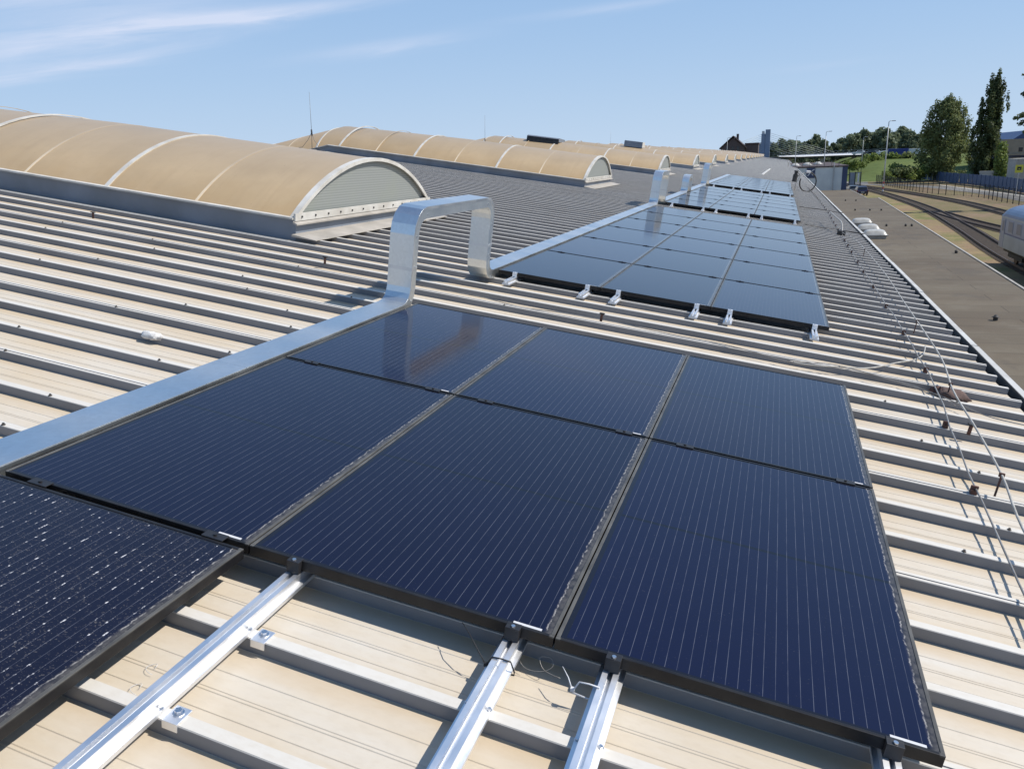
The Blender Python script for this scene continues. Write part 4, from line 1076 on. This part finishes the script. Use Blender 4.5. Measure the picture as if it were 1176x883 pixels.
fence_run('blue_fence', 'blue board fence standing in front of the two big trees', [(g.x, g.y) for g in g2]+[(g2[-1].x+1, g2[-1].y-25)], 2.3, 3.0, sheet_panel, M_BLUEF)
ps = at(1170.5, 194, 150)
t = thing('warning_sign', 'square yellow sign with a black block at the right picture edge', 'sign', (ps.x, 150, 0))
b = MB(); b.cyl((0,0,0), .05, ps.z-.4, 8); b.build('post', M_LAMP, t)
b = MB(); b.box(-.58, .58, -.05, -.02, ps.z-.62, ps.z+.62); bd = b.build('board', M_YEL, t)
b = MB(); b.box(-.30, .30, -.06, -.051, ps.z-.22, ps.z+.32); b.build('sign_mark', M_DARK, bd)
b = MB(); b.box(-.12, .12, -.066, -.0605, ps.z-.10, ps.z+.02); b.build('sign_mark', M_YEL, bd)
pc = at(1166, 190, 182)
t = thing('grey_container', 'pale grey shipping container behind the yellow sign', 'container', (pc.x+1.6, 182, 0))
pz = at(1168, 183, 182).z
b = MB(); b.box(-1.5, 1.6, 0, 6, .15, pz)
for k in range(9): b.box(-1.4+.34*k, -1.26+.34*k, -.04, -.003, .3, pz-.15)
b.build('body', M_CURBL, t)
b = MB(); b.box(-1.55, 1.65, -.05, 6.05, pz+.003, pz+.10); b.build('top_frame', M_CONC, t)
b = MB(); b.box(-1.5, 1.6, 0, 6, 0, .147); b.build('base_frame', M_DARK, t)
pg0, pg1 = at(975, 210, 200), at(989, 198, 200)
t = thing('yard_gate', 'dark grey yard gate between the pale building and the road', 'gate', (pg0.x, 200, 0))
gw = pg1.x-pg0.x; gh = pg1.z
for k in range(3): b = MB(); b.box(gw*k/2-.1, gw*k/2+.1, -.1, .1, 0, gh+.1); b.build('post', M_DARK, t)
b = MB(); b.box(.1, gw/2-.1, -.04, .04, .15, gh); b.build('leaf', M_CURB, t)
b = MB()
for k in range(9): b.box(gw/2+.14+.16*k*(gw/3.0), gw/2+.19+.16*k*(gw/3.0), -.03, .03, .15, gh)
b.box(gw/2+.1, gw-.1, -.04, .04, gh-.12, gh); b.build('leaf', M_CURB, t)
b = MB(); b.box(gw*.72, gw*.86, -.12, -.045, gh*.35, gh*.95); b.build('notice', M_STICK, t)

# ------------------------------------------------------------------ far buildings and bridge
t = thing('workshop_building', 'cream and dark blue building behind the trees at the right edge', 'building', (51.0, 235, 0))
zr = at(1160, 178, 235).z; zt_ = at(1160, 160, 235).z
x1 = at(1150, 170, 235).x-51.0
b = MB(); b.box(0, 30, 0, 28, 0, zr); b.build('lower_wall', M_BLUE, t)
b = MB(); b.box(x1, 30, -.6, 28.2, zr+.003, zt_); b.build('upper_wall', M_CREAM, t)
xd = at(1160, 190, 235).x-51.0
for k in range(4): b = MB(); b.box(xd+2.6*k, xd+2.3+2.6*k, -.10, -.003, .2, zr-.5); b.build('door', M_WIN, t)
b = MB(); b.box(x1-.2, 30.2, -.9, -.602, zr-.15, zr+.25); b.build('ledge', M_CREAM, t)
wq = at(1169, 172, 235)
for k in range(3): b = MB(); b.box(wq.x-51.0+3*k, wq.x-50.1+3*k, -.64, -.603, wq.z-.5, wq.z+.5); b.build('window', M_WIN, t)
xr_ = at(1164, 158, 235).x-51.0
b = MB(); b.prism([(xr_, zt_+.003), (30, zt_+.003), (30, zt_+3.2), (xr_+3, zt_+2.0)], 'Y', 0, 28); b.build('roof', M_BLUE, t)
pp = at(1145, 198.5, 206)
t = thing('loading_ramp', 'low pale concrete kerb wall behind the blue fence', 'wall', (pp.x-3.2, 206, 0)); b = MB(); b.box(0, 7.5, 0, 1.2, 0, pp.z); b.build('wall', M_CONC, t)
b = MB(); b.box(-.1, 7.6, -.1, 1.3, pp.z+.003, pp.z+.4); b.build('coping', M_CONC, t)

hz0 = at(828, 170, 300); hz1 = at(855, 171, 300); hr = at(842, 157, 300)
t = thing('gabled_house', 'dark brick house with a steep brown gable roof beyond the rooflights', 'house', (hr.x, 300, 0))
hw = (hz1.x-hz0.x)/2; ze = hz0.z
b = MB(); b.box(-hw, hw, 0, 14, 0, ze); b.prism([(-hw, ze), (hw, ze), (0, hr.z-.4)], 'Y', 0, 14); b.build('wall', M_BRICK, t)
for s_ in (-1, 1):
    b = MB(); b.loft([[(s_*(hw+.6), yy, ze-.5), (0, yy, hr.z), (0, yy, hr.z+.3), (s_*(hw+.6), yy, ze-.15)] for yy in (-.6, 14.6)]); rf = b.build('roof', M_ROOFT, t)
b = MB(); b.box(1.0, 1.8, 3, 3.8, hr.z-1.6, hr.z+.9); b.build('chimney', M_BRICK, rf)
for k in range(3): b = MB(); b.box(-2.4+k*1.9, -1.5+k*1.9, -.08, -.003, ze-1.6, ze+.2); b.build('window', M_WIN, t)
b = MB(); b.box(hw+.1, hw+4.6, 2, 12, 0, at(862, 166, 302).z); b.build('side_block', M_BRICK, t)
b = MB(); b.box(hw-.1, hw+4.8, 1.8, 12.2, at(862, 166, 302).z+.003, at(862, 166, 302).z+.5); b.build('side_roof', M_ROOFT, t)
pb0, pb1 = at(871, 166, 420), at(888, 164, 420)
t = thing('blue_hall', 'blue-grey hall half hidden by the bridge pylon', 'building', (pb0.x, 420, 0))
b = MB(); b.box(0, pb1.x-pb0.x, 0, 20, 0, pb0.z); b.build('wall', M_PYLON, t)
wv = pb1.x-pb0.x
b = MB(); b.prism([(-.4, pb0.z+.003), (wv+.4, pb0.z+.003), (wv*.55, pb0.z+2.2)], 'Y', -.4, 20.4); b.build('roof', M_WBLD, t)
YB = 350
dl_, dr_ = at(896, 178, YB), at(985, 177, YB)
zd = (dl_.z+dr_.z)/2
tp = at(880, 149, YB); pb = at(880, 181, YB)
t = thing('stay_bridge', 'cable-stayed road bridge with a blue-grey pylon and white deck edge', 'bridge', (tp.x, YB, 0))
b = MB(); b.box(-.2, 1.75, -1.2, 1.2, 0, tp.z); b.build('pylon', M_PYLON, t, bevel=.1)
tp2 = at(876.5, 154, YB)
b = MB(); b.box(-1.75, -.23, -1.0, 1.0, 0, tp2.z); b.build('pylon', M_PYLON, t, bevel=.1)
b = MB(); b.box(-1.6, -.6, -.8, .8, tp2.z+.003, tp2.z+1.1); b.build('pylon_cap', M_STICK, t)
x_l, x_r = -70, dr_.x-tp.x+14
b = MB(); b.box(x_l, x_r, -6, 6, zd-1.25, zd-.35); b.build('deck', M_DECKD, t)
b = MB(); b.loft([[(xx, -7.4, za), (xx, -6.05, zb_), (xx, -6.05, za-.05)] for xx, za, zb_ in ((dl_.x-tp.x-.5, zd-.28, zd-.05), (dl_.x-tp.x+8, zd-.62, zd+.12), (x_r, zd-.70, zd+.12))]); b.build('deck_edge', M_DECKW, t)
b = MB()
for z_ in (.5, 1.2): b.box(x_l, x_r, -6.2, -6.1, zd+z_-.1, zd+z_)
for k in range(60): xx = x_l+(x_r-x_l)*k/60; b.box(xx, xx+.12, -6.2, -6.1, zd-.1, zd+1.2)
b.build('railing', M_CURB, t)
for xx in (10, 22, 34):
    b = MB(); b.box(xx-.6, xx+.6, -4, 4, 0, zd-1.253); b.build('pier', M_CONC, t)
for k in range(9):
    for s_ in (-1, 1):
        for yy in (-5.6,):
            b = MB(); b.tube([(s_*.4+.5, 0, tp.z-1.2-k*.75), (.5+s_*(27-k*2.3), yy, zd+.1)], .055, 5); b.build('stay', M_STAY, t)

# ------------------------------------------------------------------ trees
def crown_mesh(clumps, n, size, mat, seed, name='crown', droop=0.0):
    rnd = random.Random(seed); b = MB()
    tot = sum((c[3]*c[4]*c[5])**.667 for c in clumps)
    for (cx_, cy_, cz_, rx, ry, rz) in clumps:
        k = max(3, int(n*(rx*ry*rz)**.667/tot))
        for _ in range(k):
            while True:
                d = Vector((rnd.gauss(0,1), rnd.gauss(0,1), rnd.gauss(0,1)))
                if d.length > .1: break
            d.normalize(); rr = rnd.uniform(.55, 1.05) if rnd.random() < .8 else rnd.uniform(.1, .6)
            p = Vector((cx_+d.x*rx*rr, cy_+d.y*ry*rr, cz_+d.z*rz*rr-droop*rnd.random()))
            s_ = size*rnd.uniform(.55, 1.35)
            nrm = (d+Vector((rnd.gauss(0,.6), rnd.gauss(0,.6), rnd.gauss(0,.6)))).normalized()
            a_ = nrm.orthogonal().normalized(); a_ = Matrix.Rotation(rnd.uniform(0, 6.28), 3, nrm) @ a_; c_ = nrm.cross(a_)
            q = [p+a_*s_*.6, p+c_*s_*.42+nrm*s_*.10, p-a_*s_*.6, p-c_*s_*.42+nrm*s_*.10]
            b.quad(q)
    me_o = b.build(name, mat, None, recalc=False); return me_o
def trunk_mesh(h, r, limbs, seed, reach=1.0):
    rnd = random.Random(seed); b = MB()
    b.tube([(0,0,-.2), (.05*h*rnd.uniform(-.3,.3), 0, h*.35), (0, .03*h*rnd.uniform(-.3,.3), h*.7), (0,0,h*.95)], r, 8, r1=r*.15)
    for _ in range(limbs):
        z0 = h*rnd.uniform(.2, .7); a_ = rnd.uniform(0, 6.28); L_ = h*rnd.uniform(.15, .30)*reach
        b.tube([(0,0,z0), (math.cos(a_)*L_*.5, math.sin(a_)*L_*.5, z0+L_*.45), (math.cos(a_)*L_, math.sin(a_)*L_, z0+L_*.8)], r*.35, 5, r1=r*.08)
    return b.build('trunk', M_BARK)
def make_tree(name, label, loc, crown, trunk, group=None, cat='tree', yaw=0, s=1):
    t = thing(name, label, cat, loc, (0,0,yaw), group); t.scale = (s,s,s)
    crown.parent = t; trunk.parent = t; return t
# birch-like broad tree
rnd = random.Random(11)
wt = at(1088, 110, 228); wl = at(1053, 175, 228); wr_ = at(1117, 165, 228)
H_ = wt.z; cxw = (wl.x+wr_.x)/2; hw = (wr_.x-wl.x)/2
cl = []
for k in range(130):
    f = rnd.random(); z_ = H_*(.07+.86*f); prof_ = (1-f)**.72*1.32 if f > .35 else .92+.1*rnd.random()
    a_ = rnd.uniform(0, 6.28); rr = hw*prof_*rnd.uniform(.3, 1.0)**.7; s_ = hw*.24*rnd.uniform(.5, 1.2)
    cl.append((math.cos(a_)*rr, math.sin(a_)*rr, z_, s_, s_, s_*1.35))
for dx, dz in ((.02, .985), (-.42, .95), (.33, .94), (-.20, .92), (.58, .86), (-.66, .83), (.78, .72), (-.80, .70), (.15, .93), (-.55, .88)):
    cl.append((dx*hw, 0, H_*dz-.4, hw*.13, hw*.13, hw*.24)); cl.append((dx*hw*.95, .3, H_*dz-1.8, hw*.2, hw*.2, hw*.26))
make_tree('birch_tree', 'broad feathery mid-green tree left of the dark poplar', (cxw, 228, 0), crown_mesh(cl, 24000, .42, M_LEAF, 1, droop=.7), trunk_mesh(H_*.8, .35, 12, 1, .7))
# poplar
pt = at(1136, 82, 212); pl0 = at(1114, 170, 212); pr0 = at(1157, 165, 212)
H_ = pt.z; hw = (pr0.x-pl0.x)/2*1.1; cxp = (pl0.x+pr0.x)/2
cl = []
for k in range(150):
    f = rnd.random(); z_ = H_*(.05+.84*f); prof_ = 1.0 if f < .5 else max(.16, 1-(f-.5)*1.75)
    a_ = rnd.uniform(0, 6.28); rr = hw*prof_*rnd.uniform(.0, .85); s_ = hw*.25*rnd.uniform(.6, 1.1)
    cl.append((math.cos(a_)*rr, math.sin(a_)*rr, z_, s_*.85, s_*.85, s_*2.1))
for dx, dz in ((.10, .99), (.08, .95), (-.22, .95), (-.25, .90), (.35, .90), (.42, .86), (-.40, .85), (.05, .88), (.62, .78), (-.58, .74), (.70, .70)):
    cl.append((dx*hw, 0, H_*dz-.5, hw*.10, hw*.10, hw*.34))
make_tree('poplar_tree', 'tall dark pointed poplar, highest tree in view', (cxp, 212, 0), crown_mesh(cl, 24000, .44, M_LEAFD, 2), trunk_mesh(H_*.85, .3, 10, 2, .38))
cl = [(rnd.uniform(-.8, .8), rnd.uniform(-.8, .8), 1+7.5*f, 1.0, 1.0, 1.3) for f in [rnd.random() for _ in range(16)]]
sp0 = at(1148, 205, 206)
make_tree('small_tree', 'pale sunlit young tree at the right foot of the poplar', (sp0.x, 206, 0), crown_mesh(cl, 2200, .45, M_LEAFY, 5), trunk_mesh(7, .14, 6, 5))
# tree whose branch tips enter at the right edge
rt = at(1204, 150, 118)
cl = []
for (px, py, s_) in ((1166, 136, .42), (1172, 133, .55), (1180, 140, .8), (1170, 143, .35), (1176, 108, .5), (1183, 112, .8), (1176, 86, .30), (1182, 90, .7), (1178, 152, .5), (1188, 158, 1.0), (1192, 125, 1.2), (1195, 95, 1.0), (1205, 80, 1.2), (1205, 140, 1.4), (1210, 110, 1.5), (1215, 165, 1.3), (1200, 172, 1.0)):
    q = at(px, py, 118); cl.append((q.x-rt.x, rnd.uniform(-.6, .6), q.z, s_*.9, s_, s_*.62))
make_tree('pine_tree', 'dark tree whose branch tips reach in at the right picture edge', (rt.x, 118, 0), crown_mesh(cl, 2600, .30, M_LEAFD, 6), trunk_mesh(17, .28, 0, 6))
# far wood on the horizon
protos = []
for k in range(4):
    cl = []; rr_ = random.Random(30+k)
    for _ in range(26):
        f = rr_.random(); z_ = 2.2+7.0*f; w_ = 3.4*math.sin(math.pi*(.18+.75*f)); a_ = rr_.uniform(0, 6.28); d_ = w_*rr_.uniform(.1, .9)
        s_ = rr_.uniform(.8, 1.5); cl.append((math.cos(a_)*d_, math.sin(a_)*d_, z_, s_, s_, s_*.9))
    protos.append((crown_mesh(cl, 2600, .62, M_LEAFB, 40+k), trunk_mesh(7, .22, 6, 40+k)))
line = [(889, 163, 1), (899, 158, 1), (907, 160, 1), (922, 166, 0), (930, 157, 2), (938, 153, 1), (947, 159, 0), (958, 161, 2), (966, 157, 0), (976, 153, 1), (984, 149, 2), (993, 147, 0), (1003, 150, 3), (1011, 145, 1), (1018, 143, 2), (1029, 150, 0), (1038, 144, 1), (1046, 146, 3), (1055, 150, 2), (1064, 152, 0), (1106, 150, 1), (1152, 152, 2), (1160, 156, 0), (1168, 153, 3)]
used = set()
for i, (px, py, k) in enumerate(line):
    Y_ = 415+16*math.sin(i*1.7)
    tp_ = at(px, py, Y_); s_ = tp_.z/10.6
    cr_, tk_ = protos[k]
    if k in used: cr_, tk_ = cr_.copy(), tk_.copy(); sc.collection.objects.link(cr_); sc.collection.objects.link(tk_)
    used.add(k)
    if i == 0: lab = 'green tree at the left end of the far tree line, behind the bridge stays'
    elif px > 1140: lab = '%s tree of the far wood showing right of the poplar' % ['leftmost', 'middle', 'rightmost'][i-21]
    elif px == 1106: lab = 'tree of the far wood showing between the birch and the poplar'
    else: lab = 'tree of the far dark green wood, %s from the left end of the line' % ORD[i]
    make_tree('broadleaf_tree', lab, (tp_.x, Y_, 0), cr_, tk_, 'trees of the far wood', yaw=i*1.3, s=s_)
# more depth behind the line, one mass
b = MB(); rr_ = random.Random(77)
for _ in range(6500):
    X_ = rr_.uniform(4, 130); Y_ = rr_.uniform(450, 480); hh = 10+3.2*math.sin(X_*.10+1)+1.5*math.sin(X_*.33)
    p = Vector((X_, Y_, rr_.uniform(1, hh))); n = Vector((rr_.gauss(0,1), rr_.gauss(-.6,1), rr_.gauss(.5,1))).normalized(); a_ = n.orthogonal().normalized(); c_ = n.cross(a_); s_ = rr_.uniform(.8, 1.7)
    b.quad([p+a_*s_, p+c_*s_*.7, p-a_*s_, p-c_*s_*.7])
tag(b.build('distant_wood', M_LEAFB, recalc=False), 'far dark wood closing the view behind the tree line', 'wood', kind='stuff')
# bushes on the bank
bp = []
for k in range(3):
    rr_ = random.Random(60+k); cl = [(rr_.uniform(-1.3, 1.3), rr_.uniform(-1, 1), rr_.uniform(.5, 1.7), .8, .8, .65) for _ in range(9)]
    bp.append((crown_mesh(cl, 900, .34, M_LEAFY if k != 1 else M_LEAF, 60+k, 'foliage'), None))
bu = [(986, 188, 262, 1.5, 0), (996, 183, 280, 1.6, 2), (1008, 182, 284, 1.7, 0), (1020, 181, 288, 1.7, 2), (1032, 182, 290, 1.8, 0), (1044, 181, 290, 1.8, 1), (1052, 182, 285, 1.6, 0), (976, 189, 255, 1.3, 2),
      (1028, 199, 222, 1.5, 1), (1036, 196, 224, 1.9, 0), (1044, 198, 222, 1.8, 1), (1051, 199, 222, 1.5, 2), (1020, 202, 220, 1.1, 2), (1058, 195, 226, 1.7, 0)]
usedb = set()
for i, (px, py, Y_, s_, k) in enumerate(bu):
    p = at(px, py, Y_); f_ = bp[k][0]
    if k in usedb: f_ = f_.copy(); sc.collection.objects.link(f_)
    usedb.add(k)
    where = 'upper' if i < 8 else 'lower'
    order = sorted([q[0] for q in bu if (bu.index(q) < 8) == (i < 8)]).index(px)
    t = thing('bush', 'green bush on the %s part of the bank, %s from the left of its row' % (where, ORD[order]), 'bush', (p.x, Y_, p.z-s_*1.2), (0,0,i*.9), 'bushes on the green bank'); t.scale = (s_, s_, s_); f_.parent = t
    stm = MB(); stm.tube([(0,0,-.6), (.1,0,.3), (.3,.1,1.0)], .07, 5, r1=.02); stm.tube([(0,0,-.2), (-.2,.1,.4), (-.5,0,.9)], .05, 5, r1=.02); stm.build('stem', M_BARK, t)
